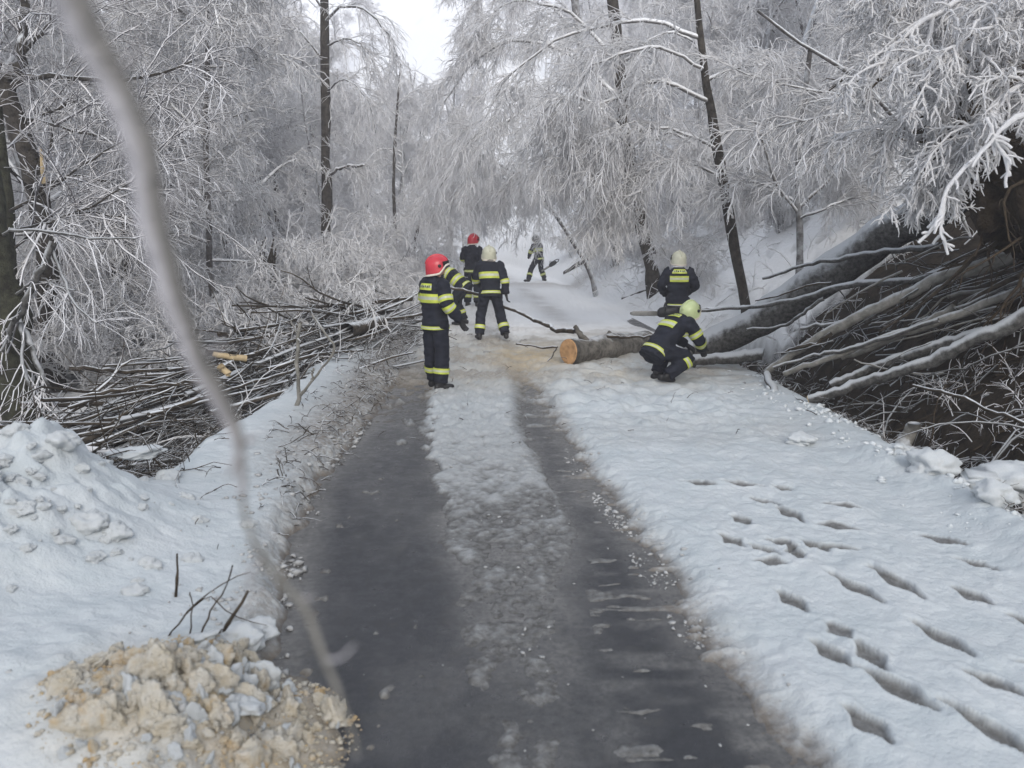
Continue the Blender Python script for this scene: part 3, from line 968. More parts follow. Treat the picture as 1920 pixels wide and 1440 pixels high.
hand_tree('snow_laden_tree', 'tree with thickly snow-laden twigs hanging into the upper right corner',
          [(2160, 560), (2130, 300), (2060, 60), (2000, -180)], (.16, .10),
          [([(2090, 150, 8), (1940, 90, 7.9), (1830, 120, 7.8), (1720, 190, 7.8), (1660, 250, 7.8)], .035, .014),
           ([(2050, 30, 8), (1900, -30, 7.8), (1780, 10, 7.7), (1690, 80, 7.6), (1630, 160, 7.6)], .035, .014),
           ([(2040, 0, 8), (1880, -80, 8), (1740, -60, 8), (1640, 0, 8)], .035, .014),
           ([(2110, 220, 8), (1960, 190, 7.6), (1870, 220, 7.5), (1800, 270, 7.5), (1740, 330, 7.5)], .03, .012),
           ([(2080, 110, 8), (1960, 20, 7.5), (1860, 30, 7.3), (1770, 110, 7.2)], .03, .012),
           ([(2090, 150, 8), (1990, 130, 7.2), (1900, 170, 7.1), (1830, 250, 7.1)], .03, .012)], LADEN, 107, 'bark_rime', 'frost', 'frost', Y=8)

# left of the road
DARKSPRAY = [dict(n=13, t0=.2, t1=1, ang=.5, len=1.7, fall=.2, K=7, droop=.10, wob=.13, r0=.016, r1=.007, sides=4),
             dict(n=7, t0=.1, t1=1, ang=.55, len=.75, K=5, droop=.2, wob=.18, r0=.009, r1=.005, sides=3),
             dict(n=4, t0=.1, t1=1, ang=.6, len=.36, K=3, droop=.3, wob=.2, r0=.007, r1=.004, sides=3)]
tA = hand_tree('forked_tree', 'dark crooked forked tree at the left edge with a torn yellow scar on its trunk',
          [(102, 745), (93, 600), (88, 440), (64, 335), (24, 220), (6, 150)], (.20, .15),
          [([(6, 155, 14), (38, 125, 14), (46, 50, 14), (40, -60, 14)], .10, .06),
           ([(6, 150, 14), (-30, 100, 14), (-60, 20, 14)], .09, .06),
           ([(14, 165, 14), (60, 142, 13.8), (130, 145, 13.6), (200, 155, 13.4), (290, 140, 13.2), (365, 112, 13)], .065, .012),
           ([(40, 250, 14), (110, 200, 13.7), (200, 182, 13.4), (290, 175, 13.2)], .035, .010),
           ([(60, 325, 14), (96, 270, 14), (94, 195, 14)], .04, .012),
           ([(44, 100, 14), (80, 60, 13.8), (118, 18, 13.6)], .035, .010),
           ([(30, 215, 14), (120, 240, 13.3), (220, 265, 12.9), (320, 330, 12.7)], .03, .010),
           ([(70, 350, 14), (150, 330, 13.3), (230, 350, 12.9), (310, 355, 12.8)], .03, .010),
           ([(75, 370, 14), (20, 320, 13), (-30, 290, 12.6)], .04, .012)], DARKSPRAY, 111, 'bark', 'bark', 'frost_dark', Y=14)
Vt, Ft, _ = limb_mesh(world_pts([(84, 345, 13.82), (80, 315, 13.82), (76, 280, 13.88)]), 6, .055, .02, .01, np.random.default_rng(1), 6)
o = link('torn_wood', mesh('torn_wood', rel(Vt, tA.location), Ft, [M['wood_pale']]), tA)
hand_tree('mossy_tree', 'thick mossy dark trunk at the left edge above the brushwood heap',
          [(48, 815), (32, 690), (8, 560), (-22, 430), (-60, 260)], (.30, .22),
          [([(100, 455, 10.2), (62, 540, 10.1), (28, 605, 10.1), (2, 660, 10)], .05, .03),
           ([(34, 600, 10.3), (74, 690, 10.1), (98, 752, 10.1)], .045, .03),
           ([(38, 605, 10.2), (46, 690, 10), (72, 765, 9.9)], .03, .016),
           ([(100, 470, 10.2), (135, 562, 10), (182, 606, 9.8)], .022, .010),
           ([(20, 560, 10.4), (70, 530, 10.2), (140, 545, 10)], .022, .010),
           ([(-10, 440, 10.5), (60, 430, 10.2), (160, 445, 10), (255, 448, 9.9)], .025, .010)],
          [dict(n=8, t0=.2, t1=1, ang=.6, len=.8, fall=.2, K=6, droop=.15, wob=.15, r0=.010, r1=.005, sides=4),
           dict(n=5, t0=.1, t1=1, ang=.6, len=.36, K=4, droop=.2, wob=.2, r0=.006, r1=.004, sides=3)], 112, 'bark_moss', 'beech', 'frost_dark', Y=10.5)
hand_tree('dark_tree', 'slim dark trunk at the left edge behind the thick mossy trunk',
          [(20, 700), (14, 560), (10, 400), (-10, 200)], (.15, .10),
          [([(12, 480, 12.3), (60, 440, 12), (150, 400, 11.8), (250, 410, 11.6)], .025, .01),
           ([(10, 400, 12.3), (70, 370, 12.1), (170, 300, 11.9), (260, 250, 11.8)], .03, .01),
           ([(11, 430, 12.3), (80, 420, 11.6), (180, 380, 11.4), (260, 330, 11.2)], .025, .01)], DARKSPRAY, 113, 'bark_moss', 'bark', 'frost_dark', Y=12.3)
hand_tree('straight_tree', 'tall straight dark trunk with a short stub branch, left of the crew',
          [(613, 555), (613, 430), (611, 300), (610, 150), (606, -90)], (.20, .13),
          [([(618, 326, 26.9), (650, 312, 26.5), (684, 311, 26.3)], .06, .045),
           ([(608, 45, 27), (640, 12, 26.5), (690, 20, 26), (726, 62, 25.8), (748, 112, 25.8)], .055, .016),
           ([(610, 88, 27), (650, 72, 26.6), (688, 96, 26.4), (706, 130, 26.3)], .04, .014),
           ([(610, 120, 27), (560, 60, 26.8), (520, 70, 26.6), (490, 130, 26.6)], .04, .014),
           ([(608, 20, 27), (560, -40, 26.8), (510, -20, 26.8)], .04, .014),
           ([(611, 170, 27), (650, 150, 26), (690, 190, 25.8), (705, 250, 25.8)], .03, .012)],
          SPRAY[:2], 114, 'bark', 'bark_rime', 'frost', Y=27)
for i, (pts, tr, Y, lab) in enumerate([
        ([(742, 470), (738, 330), (745, 200), (752, 120)], (.10, .04), 38, 'dark rimed trunk farther back, just right of the tall straight trunk'),
        ([(776, 480), (786, 410), (800, 370)], (.10, .06), 40, 'short dark leaning trunk at the roadside left of the bend'),
        ([(516, 330), (510, 160), (503, 10)], (.11, .07), 34, 'thin dark trunk with rimed twigs between the near bough and straight trunk'),
        ([(236, 640), (236, 500), (232, 400)], (.09, .06), 15.5, 'thin dark stem behind the brushwood heap on the left'),
        ([(205, 640), (212, 540), (218, 470)], (.10, .05), 16, 'short dark broken stem behind the brushwood heap')]):
    r_ = np.random.default_rng(200 + i)
    b_ = pts[len(pts) // 2]
    hand_tree('thin_tree', lab, pts, tr, [([(b_[0], b_[1], Y), (b_[0] + 30, b_[1] - 30, Y), (b_[0] + 50, b_[1] - 20, Y)], .03, .012),
              ([(b_[0], b_[1] + 20, Y), (b_[0] - 30, b_[1] - 10, Y), (b_[0] - 55, b_[1] + 5, Y)], .03, .012)],
              [dict(n=26 if Y > 30 else 9, t0=.1, t1=1, ang=.75, len=1.5 if Y > 30 else .9, K=5, droop=.5, wob=.15, r0=.015, r1=.009, sides=3),
               dict(n=9, t0=.1, t1=1, ang=.6, len=.4, K=3, droop=.5, wob=.2, r0=.010, r1=.007, sides=3)], 220 + i, 'bark', Y=Y, twigs_from_trunk=.7)
# torn stump in the undergrowth
r_ = np.random.default_rng(6)
vf = []
for q in range(9):
    a = q / 9 * 6.28
    p = at(500 + 12 * math.cos(a), 530, 17.5 + .12 * math.sin(a))
    h = r_.uniform(.45, 1.0)
    V, F, _ = limb_mesh(np.array([p, p + (0.02, 0, h * .5), p + (.10, 0, h)]), 5, .08, .012, .008, r_, 5)
    vf.append((V, F))
V, F = joinvf(vf)
org = at(500, 530, 17.5)
tag(link('torn_stump', mesh('torn_stump', rel(V, org), F, [M['bark']]), None, org), 'dark splintered stump in the white shrubs left of the road', 'stump')

# the near bough hanging down the left of the view, coated with rime
BO = [(20, -420, .78), (70, -160, .80), (135, 0, .82), (205, 140, .84), (262, 270, .85), (285, 400, .86), (318, 530, .86), (368, 665, .87), (425, 770, .88), (448, 850, .88), (458, 960, .88), (490, 1045, .88), (560, 1125, .88), (610, 1240, .87), (650, 1340, .86), (668, 1420, .86)]
BW = [84, 80, 76, 74, 72, 68, 60, 54, 44, 22, 15, 20, 26, 22, 18, 12]
BO = [(a, b, c * .72) for a, b, c in BO]
bp = world_pts(BO)
K = 60
P = spline(bp, K)
rad = np.interp(np.linspace(0, 1, K), np.linspace(0, 1, len(BW)), BW) / 2 / FPX * .72 * .68
bo = empty('hanging_bough', tuple(P[0]), 'rime-coated crooked bough hanging close in front, from the upper left down to the asphalt', 'branch')
for nm_, a_, b_, mt_ in (('main_stem', 0, 39, 'bough'), ('lower_stem', 38, K, 'pale')):
    V, F = tubes(P[None, a_:b_], rad[None, a_:b_] * (1 if a_ == 0 else .8), 12, cap=True)
    V = rough(rough(V, .0022, 30, 3), .0012, 90, 5)
    link(nm_, mesh(nm_, rel(V, P[0]), F, [M[mt_]]), bo)
for pts, r0 in (([(205, 140, .605), (240, 120, .60), (262, 85, .598)], .0028), ([(262, 270, .612), (228, 282, .61), (205, 312, .608)], .0025), ([(285, 400, .62), (322, 385, .618), (348, 352, .615), (352, 330, .615)], .0028), ([(318, 530, .626), (290, 560, .624), (285, 590, .622)], .0024), ([(368, 665, .63), (400, 660, .63), (425, 640, .63)], .0024), ([(490, 1045, .634), (470, 1080, .634), (468, 1110, .634)], .002), ([(610, 1240, .626), (640, 1235, .626), (665, 1210, .626)], .002), ([(424, 768, .634), (455, 830, .638), (482, 815, .64)], .004), ([(560, 1125, .634), (590, 1120, .638)], .003), ([(448, 850, .634), (425, 900, .63)], .003)):
    V, F, _ = limb_mesh(world_pts(pts), 6, r0, r0 * .5, .0005, r_, 6)
    link('side_twig', mesh('side_twig', rel(V, P[0]), F, [M['bough']]), bo)

# ---------------------------------------------------------------- fallen trunks and branches on the right
def slope_pts(l, lift):
    """points lying on the slope: both ends on the snow, the ones between them on the line joining the ends"""
    a, b = hit(*l[0]), hit(*l[-1])
    a[2] += lift * .5; b[2] += lift
    ya, yb = a[1], b[1]
    out = []
    for k, (px, py) in enumerate(l):
        f = k / (len(l) - 1)
        out.append((px, py, ya + (yb - ya) * f))
    return out

def log_thing(name, label, pts, r0, r1, mat, cat='fallen trunk', K=26, sides=16, amp=.03, cut0=None, cut1=None, seed=1, wob=.01, fr=2.2):
    r = np.random.default_rng(seed)
    W = world_pts(pts)
    P = spline(W, K)
    P[1:-1] += r.normal(0, wob, (K - 2, 3))
    rr = np.linspace(r0, r1, K) * (1 + .06 * np.sin(np.linspace(0, 9, K) + seed))
    V, F = tubes(P[None], rr[None], sides, cap=True)
    V = rough(V, amp, fr, seed)
    org = P[K // 2]
    me = mesh(name, rel(V, org), F, [M[mat]])
    if cut0 is None and cut1 is None:
        o = link(name, me, None, org)
        tag(o, label, cat)
        return o, P, rr
    root = empty(name, org, label, cat)
    link('bark', me, root)
    for c, e, n in ((cut0, 0, 1), (cut1, K - 1, -2)):
        if c is None: continue
        ring = V[e * sides:(e + 1) * sides]
        ctr = ring.mean(0)
        ax = nrm((P[e] - P[n if n > 0 else K - 2])[None])[0]
        Vc = [ctr + ax * .012]
        for k, q in ((1.0, -.002), (.93, .010), (.5, .014)):
            Vc += list(ctr + (ring - ctr) * k + ax * q)
        Fc = []
        for a in range(sides):
            b_ = (a + 1) % sides
            Fc.append((1 + a, 1 + b_, 1 + sides + b_, 1 + sides + a))
            Fc.append((1 + sides + a, 1 + sides + b_, 1 + 2 * sides + b_, 1 + 2 * sides + a))
            Fc.append((1 + 2 * sides + a, 1 + 2 * sides + b_, 0, 0))
        bm = bmesh.new()
        vs = [bm.verts.new(Vector(rel(np.array(v)[None], org)[0])) for v in Vc]
        for f in Fc:
            ff = list(dict.fromkeys(f))
            bm.faces.new([vs[i] for i in ff])
        mc = bpy.data.meshes.new('cut_face')
        bmesh.ops.recalc_face_normals(bm, faces=bm.faces)
        bm.to_mesh(mc); bm.free()
        mc.materials.append(M[c])
        link('cut_face', mc, root)
    return root, P, rr

ft, FP, FR = log_thing('fallen_tree', 'thick grey snow-dusted trunk fallen from the right bank towards the kneeling firefighter',
          [(1960, 245, 9.9), (1880, 300, 10.3), (1750, 388, 11.0), (1640, 455, 11.6), (1450, 585, 12.3), (1330, 645, 12.8), (1225, 668, 13.0)], .36, .20, 'beech', K=40, sides=20, amp=.05, seed=2)
cl, CP, CR = log_thing('cut_log', 'grey log lying across the road with a fresh orange cut face',
          [(1066, 660, 12.6), (1130, 654, 13.4), (1212, 646, 14.4)], .20, .25, 'beech_bare', 'log', 16, 20, .025, cut0='wood', seed=3)
# stub and thin limbs of the cut log are parts of it
def add_limb(root, name, pts, r0, r1, mat, seed=5, sides=7, K=10):
    r = np.random.default_rng(seed)
    V, F, P = limb_mesh(world_pts(pts), K, r0, r1, r0 * .15, r, sides)
    return link(name, mesh(name, rel(V, root.location), F, [M[mat]]), root)
add_limb(cl, 'stub', [(1112, 650, 13.0), (1092, 632, 12.9), (1078, 612, 12.9)], .07, .035, 'beech_bare', 1)
add_limb(cl, 'stub', [(1160, 645, 13.7), (1148, 630, 13.6), (1140, 622, 13.6)], .05, .03, 'beech_bare', 2)
log_thing('leaning_log', 'dead dark log slanting up the bank behind the crew on the right', slope_pts([(1060, 512), (1120, 474), (1200, 430), (1295, 380)], .12), .11, .16, 'bark', 'log', 20, 10, .02, seed=8)
log_thing('snowy_branch', 'snowy crooked branch lying over the top of the thick fallen trunk', [(1430, 522, 11.9), (1510, 498, 11.6), (1580, 484, 11.3), (1680, 470, 11), (1762, 460, 10.7)], .022, .05, 'beech', 'branch', 24, 8, .008, seed=9)
log_thing('fallen_branch', 'long smooth branch running below the fallen trunk, forked at its middle', [(1312, 582, 12.2), (1400, 575, 11.8), (1500, 560, 11.3), (1600, 532, 10.8), (1720, 522, 10.2), (1850, 480, 9.6), (1950, 450, 9.2)], .028, .065, 'beech', 'branch', 30, 8, .008, seed=10)
log_thing('pale_branch', 'thick pale curved branch rising from the ditch to the right', [(1436, 698, 10.8), (1500, 655, 10.6), (1560, 620, 10.4), (1640, 578, 10.1), (1710, 548, 9.9), (1760, 522, 9.7), (1900, 480, 9.2)], .05, .09, 'pale', 'branch', 30, 10, .012, seed=11)
log_thing('pale_stick', 'short pale branch below the thick curved one', [(1578, 672, 10.2), (1640, 650, 10.0), (1700, 622, 9.8), (1790, 575, 9.4)], .035, .045, 'pale', 'branch', 18, 8, .01, seed=12)
log_thing('fallen_log', 'snow-topped dark log lowest in the ditch on the right', [(1520, 752, 9.4), (1600, 722, 9.2), (1700, 692, 8.8), (1800, 648, 8.5), (1940, 585, 8.1)], .05, .085, 'beech', 'log', 34, 14, .045, cut0='wood_pale', seed=13)
log_thing('long_limb', 'long grey snow-lined limb running from the ditch to the right edge below the curved branch', [(1470, 702, 10.4), (1560, 668, 10.1), (1640, 640, 9.8), (1800, 590, 9.3), (1950, 522, 8.8)], .035, .055, 'pale', 'branch', 30, 9, .012, seed=33)
log_thing('dark_log', 'dark log just above the lowest snow-topped log in the ditch', [(1560, 722, 9.9), (1640, 688, 9.7), (1750, 650, 9.3), (1930, 600, 8.7)], .05, .075, 'beech', 'log', 30, 10, .02, seed=34)
log_thing('ditch_log', 'low log beside the kneeling firefighter in front of the fallen trunk', [(1292, 678, 12.2), (1350, 672, 12.1), (1430, 664, 11.9)], .085, .10, 'beech', 'log', 16, 12, .02, seed=14)
log_thing('ditch_stick', 'grey stick above the curved branch in the ditch', [(1450, 690, 10.3), (1520, 668, 10.2), (1600, 650, 9.9), (1760, 600, 9.3)], .02, .03, 'beech', 'branch', 18, 6, .006, seed=15)
log_thing('forked_stick', 'slim snowy fork rising off the long smooth branch', [(1400, 618, 11.6), (1470, 610, 11.5), (1500, 590, 11.3), (1545, 560, 11.1)], .02, .03, 'beech', 'branch', 18, 6, .006, seed=16)
log_thing('dark_stick', 'thin dark stick pointing down right over the snow at the right edge', [(1712, 722, 8.2), (1800, 745, 7.6), (1930, 798, 6.9)], .016, .02, 'brush', 'branch', 14, 6, .003, seed=17)
log_thing('snowy_root', 'snow-covered root ridge running down to the ditch', [(1438, 700, 10.6), (1452, 735, 10.2), (1490, 762, 9.8), (1522, 782, 9.5)], .05, .035, 'beech', 'root', 16, 8, .02, seed=18)
log_thing('snowy_stump', 'short snow-capped stump standing in the ditch', [(1694, 838, 7.9), (1705, 815, 7.9), (1716, 795, 7.85)], .075, .06, 'pale', 'stump', 8, 12, .015, seed=19)
log_thing('bare_stick', 'dark stick lying right of the leaning trunk base', [(1316, 582, 12.9), (1370, 576, 12.8), (1420, 575, 12.7)], .03, .03, 'brush', 'branch', 12, 8, .004, seed=20)
log_thing('slope_stick', 'dark stick to the left of the firefighter with two back stripes', slope_pts([(1168, 560), (1205, 548), (1250, 532)], .08), .05, .035, 'brush', 'branch', 12, 8, .008, seed=21)
log_thing('slope_twig', 'thin twig slanting down behind the firefighter with two back stripes', slope_pts([(1112, 485), (1170, 508), (1240, 528), (1300, 548), (1372, 572)], .1), .02, .025, 'brush', 'branch', 16, 6, .004, seed=22)
log_thing('snag', 'dark snag on the slope left of the leaning trunk', slope_pts([(1300, 510), (1320, 500), (1338, 490)], .08), .03, .04, 'brush', 'branch', 8, 8, .006, seed=23)
fb_r = np.random.default_rng(37)
fb = empty('fallen_limbs', tuple(at(1640, 620, 9.8)), 'tangle of broken dark limbs lying on the bare bank under the fallen trunk', 'fallen crown')
for i in range(26):
    px, py, Y = fb_r.uniform(1400, 1830), 0, 0
    f = (px - 1400) / 520
    py = fb_r.uniform(560 - 150 * f, 725 - 90 * f)
    Y = 12.0 - 2.6 * f - (py - 560) / 165 * 1.2 - .3
    ln = fb_r.uniform(90, 300)
    a = fb_r.normal(.36, .16)
    pts = [(px + ln * k * math.cos(a), py - ln * k * math.sin(a) + fb_r.normal(0, 5), Y - ln * k / 520 * 1.9) for k in (0, .35, .7, 1)]
    r0 = fb_r.choice([.012, .016, .02, .03, .042], p=[.3, .25, .2, .15, .1])
    V, F, P = limb_mesh(world_pts(pts), 12, r0 * .6, r0, r0 * .35, fb_r, 7, .05)
    link('branch', mesh('branch', rel(V, fb.location), F, [M[('pale', 'beech', 'brush', 'beech')[i % 4]]]), fb)
# hanging snowy twig, upper right
hr = np.random.default_rng(30)
root = empty('hanging_twig', at(1846, 280, 6.6), 'single snow-thick twig hanging in front of the dark bank at upper right', 'twig')
tops = []
for pts, a, b_ in (([(1980, 200, 6.6), (1900, 225, 6.6), (1846, 280, 6.6), (1800, 325, 6.6), (1772, 365, 6.6), (1755, 420, 6.6), (1722, 455, 6.6)], .022, .012),
                   ([(1772, 365, 6.6), (1766, 410, 6.6), (1768, 445, 6.6), (1786, 470, 6.6)], .014, .012),
                   ([(1850, 220, 6.6), (1866, 260, 6.6), (1885, 300, 6.6), (1892, 330, 6.6)], .018, .014)):
    V, F, P = limb_mesh(world_pts(pts), 14, a, b_, .004, hr, 6, .15)
    link('stem', mesh('stem', rel(V, root.location), F, [M['frost']]), root)
    tops.append(spline(P, 12))
vf, _ = build_levels(np.array(tops), np.zeros((3, 12)), [dict(n=9, t0=.2, t1=1, ang=.8, len=.16, K=4, droop=.3, wob=.2, r0=.013, r1=.009, sides=5)], hr)
V, F = joinvf(vf[1:])
tag(link('side_twigs', mesh('side_twigs', rel(V, root.location), F, [M['frost']]), root), kind='stuff')

# root plate of the fallen trunk
rp_c = at(1945, 320, 9.5)
bm = bmesh.new()
bmesh.ops.create_icosphere(bm, subdivisions=5, radius=1)
axis_ = Vector(FP[0] - FP[3]).normalized()
for v in bm.verts:
    n_ = mnoise.fractal(v.co * 1.7, 1, 2, 5) * .35
    v.co *= 1 + n_ + .10 * mnoise.noise(v.co * 9)
    v.co = Vector((v.co.x * 1.45, v.co.y * 1.45, v.co.z * .62))
me = bpy.data.meshes.new('root_plate')
bm.to_mesh(me); bm.free()
me.materials.append(M['earth'])
for p in me.polygons: p.use_smooth = True
rp = empty('root_plate', tuple(rp_c + np.array(axis_) * .1), 'dark earthy root plate of the fallen trunk at the right edge', 'root plate')
soil = link('soil', me, rp)
soil.rotation_euler = axis_.to_track_quat('Z', 'Y').to_euler()
rr_ = np.random.default_rng(44)
S = rr_.normal(0, 1, (46, 3)); S = nrm(S)
q_ = np.array(axis_.to_track_quat('Z', 'Y').to_matrix())
S = (S * np.array([1.3, 1.3, .5])) @ q_.T
P = grow(S, nrm(S) + rr_.normal(0, .5, S.shape), rr_.uniform(.5, 1.6, 46), 8, .35, .25, rr_)
lv = [dict(n=6, t0=.2, t1=1, ang=.7, len=.5, K=5, droop=.5, wob=.25, r0=.008, r1=.003, sides=3)]
vf, _ = build_levels(P, taper(46, 8, .032, .008), lv, rr_, 5)
V, F = joinvf(vf)
tag(link('roots', mesh('roots', V, F, [M['roots']]), rp), kind='stuff')

# tangle of roots, brush and litter in the scar and along the ditch
def tangle(name, n, region, ln, r0, mat, seed, dirfn, sub=5, label=None):
    r = np.random.default_rng(seed)
    S = []
    for _ in range(n):
        x, y = region(r)
        S.append((x, y, 0))
    S = np.array(S)
    z = np.maximum(snow_sheet(S[:, :1], S[:, 1:2])[0][:, 0], base_height(S[:, 0], S[:, 1])[0] - .05)
    S[:, 2] = z + r.uniform(-.05, .12, n)
    D = dirfn(r, n)
    P = grow(S, D, r.uniform(.4, 1.4, n) * ln, 7, .25, .16, r)
    lv = [dict(n=sub, t0=.1, t1=1, ang=.6, len=ln * .3, K=4, droop=.2, wob=.2, r0=r0 * .5, r1=r0 * .25, sides=3)]
    vf, _ = build_levels(P, taper(n, 7, r0, r0 * .4), lv, r, 4)
    V, F = joinvf(vf)
    return tag(link(name, mesh(name, V, F, [M[mat]])), label, None, None, 'stuff')
def dir_any(zc):
    def f(r, n):
        d = r.normal(0, 1, (n, 3)); d[:, 2] = np.abs(d[:, 2]) * zc + .05
        return d
    return f
def dir_diag(r, n):
    d = r.normal(0, .35, (n, 3)) + np.array([.75, -.45, .45])
    return d * np.where(r.random((n, 1)) < .3, -1, 1)
tangle('root_tangle', 280, lambda r: (r.uniform(4.5, 7.4), r.uniform(7.2, 12.0)), .9, .011, 'roots', 51, dir_diag, 5)
tangle('brushwood', 200, lambda r: (r.uniform(4.0, 6.6), r.uniform(7.0, 12.5)), 1.3, .016, 'beech', 52, dir_diag, 5)
tangle('undergrowth', 260, lambda r: (r.uniform(4.2, 6.5), r.uniform(5.6, 9.5)), .5, .007, 'frost_dark', 53, dir_any(.7), 6)
tangle('ditch_litter', 420, lambda r: (r.normal(4.15, .27), r.uniform(4.8, 13.2)), .36, .007, 'brush', 54, dir_any(.35), 4)
tangle('slope_undergrowth', 900, lambda r: (lambda y: (r.uniform(3.7, 10) + float(shift(np.array(y))), y))(r.uniform(12.5, 34)), .7, .011, 'frost', 55, dir_any(1.2), 7)
tangle('verge_litter', 420, lambda r: (lambda y: (float(pl(LEFT_E, y)) - abs(r.normal(.1, .35)), y))(r.uniform(5.5, 17)), .22, .006, 'brush', 56, dir_any(.35), 4)
tangle('verge_weeds', 240, lambda r: (lambda y: (float(pl(LEFT_E, y)) - r.uniform(.3, 2.2), y))(r.uniform(11, 30)), .5, .008, 'frost', 57, dir_any(1.0), 7)
tangle('hollow_brush', 330, lambda r: (r.uniform(-5.4, -2.9), r.uniform(5.6, 9.0)), .8, .008, 'brush', 58, dir_any(.5), 5)
tangle('wood_floor_twigs', 620, lambda r: (r.uniform(-14, -3.2), r.uniform(9, 26)), .9, .010, 'frost', 59, dir_any(.9), 6)
tangle('road_litter', 70, lambda r: (r.uniform(-1.4, 3.2), r.uniform(7.5, 16)), .14, .005, 'brush', 60, dir_any(.2), 3)

# ---------------------------------------------------------------- heap of cut branches on the left
br = np.random.default_rng(71)
pile = empty('brushwood_heap', (-4.0, 11.5, -.5), 'long heap of dark cut branches along the left side of the road', 'brush heap')
branch_meshes = []
for i in range(14):
    L = 1.0
    P = grow(np.array([[-.5, 0, 0]]), np.array([[1, 0, 0.0]]), np.array([L]), 9, .0, .10, br)
    P[0, :, 1:] *= .35
    rad = taper(1, 9, .0075 * br.uniform(.6, 1.5), .003)
    lv = [dict(n=3 if i % 2 else 5, t0=.3, t1=1, ang=.4, len=.22, K=4, droop=0, wob=.12, r0=.003, r1=.0012, sides=4)]
    vf, _ = build_levels(P, rad, lv, br, 6)
    V, F = joinvf(vf)
    branch_meshes.append(mesh('branch', V, F, [M['brush'] if i % 5 else M['beech']]))
def pile_axis(s):
    x = np.interp(s, [0, .3, .6, 1], [-6.0, -4.9, -3.85, -2.75])
    y = np.interp(s, [0, .3, .6, 1], [8.0, 10.2, 13.0, 16.6])
    return x, y
def pile_top(s, lat):
    h = np.interp(s, [0, .15, .5, .8, 1], [.15, .85, 1.15, .95, .45])
    return h * math.exp(-(lat / 1.0) ** 2)
adir = math.atan2(16.6 - 8.0, -2.75 + 6.0)
for i in range(250):
    s, lat = br.uniform(.02, .97), br.normal(0, .62)
    x, y = pile_axis(s)
    x += lat * math.sin(adir); y -= lat * math.cos(adir)
    gz = float(base_height(np.array(x), np.array(y))[0])
    z = gz + pile_top(s, lat) * math.sqrt(br.uniform(.05, 1.0)) + .03
    o = link('branch', branch_meshes[i % 14], pile)
    o.location = Vector((x, y, z)) - pile.location
    o.rotation_euler = (br.uniform(0, 6.28), br.normal(-.05, .10), adir + br.normal(0, .15) + (math.pi if br.random() < .4 else 0))
    sc = br.uniform(2.4, 5.0)
    o.scale = (sc, br.uniform(2.8, 5.4), br.uniform(2.8, 5.4))
# fine brush in the heap
def heap_twigs(n, seed, mat, name, ln, r0):
    r = np.random.default_rng(seed)
    S = np.empty((n, 3))
    for i in range(n):
        s, lat = r.uniform(0, 1), r.normal(0, .8)
        x, y = pile_axis(s)
        x += lat * math.sin(adir); y -= lat * math.cos(adir)
        S[i] = (x, y, float(base_height(np.array(x), np.array(y))[0]) + pile_top(s, lat) * r.uniform(0, 1.02))
    D = np.array([math.cos(adir), math.sin(adir), 0.02]) * np.where(r.random((n, 1)) < .5, -1, 1) + r.normal(0, .28, (n, 3)) * np.array([1, 1, .6])
    P = grow(S, D, r.uniform(.5, 1.5, n) * ln, 6, .05, .12, r)
    lv = [dict(n=3, t0=.2, t1=1, ang=.45, len=ln * .35, K=4, droop=.05, wob=.15, r0=r0 * .5, r1=r0 * .25, sides=3)]
    vf, _ = build_levels(P, taper(n, 6, r0, r0 * .4), lv, r, 4)
    V, F = joinvf(vf)
    tag(link(name, mesh(name, rel(V, pile.location), F, [M[mat]]), pile), kind='stuff')
heap_twigs(1500, 72, 'brush', 'fine_brush', 1.0, .010)
heap_twigs(90, 73, 'beech', 'snowy_brush', 1.1, .012)
log_thing('heap_log', 'short log with its cut end at the road end of the brushwood heap', [(716, 606, 15.2), (690, 612, 14.4), (650, 620, 13.4)], .14, .12, 'brush', 'log', 10, 14, .015, cut0='beech_bare', seed=61)
log_thing('split_wood', 'pale yellow split piece of wood lying on the brushwood heap', [(400, 664, 10.4), (430, 668, 10.5), (462, 672, 10.6)], .035, .045, 'wood_pale', 'split wood', 6, 6, .01, seed=62)
log_thing('wood_chunk', 'small bright wood chunk under the yellow split piece on the heap', [(412, 686, 10.2), (420, 697, 10.2), (428, 706, 10.2)], .05, .045, 'wood_pale', 'wood chunk', 6, 6, .012, seed=63)
for i, (pts, r0, r1, lab) in enumerate([
        ([(130, 690, 10.3), (230, 696, 10.6), (360, 690, 10.9)], .035, .022, 'snowy pole on the upper left end of the heap'),
        ([(300, 770, 9.3), (420, 735, 9.8), (560, 690, 11)], .028, .02, 'snowy pole across the front of the heap'),
        ([(150, 745, 9.2), (280, 722, 9.5), (400, 716, 10)], .025, .02, 'snow-lined stick low on the left front of the heap'),
        ([(540, 700, 11.5), (640, 655, 13), (700, 635, 14.5)], .03, .02, 'snow-lined stick near the log at the heap end')]):
    log_thing('pole', lab, pts, r0, r1, 'brush', 'branch', 14, 7, .006, seed=80 + i)
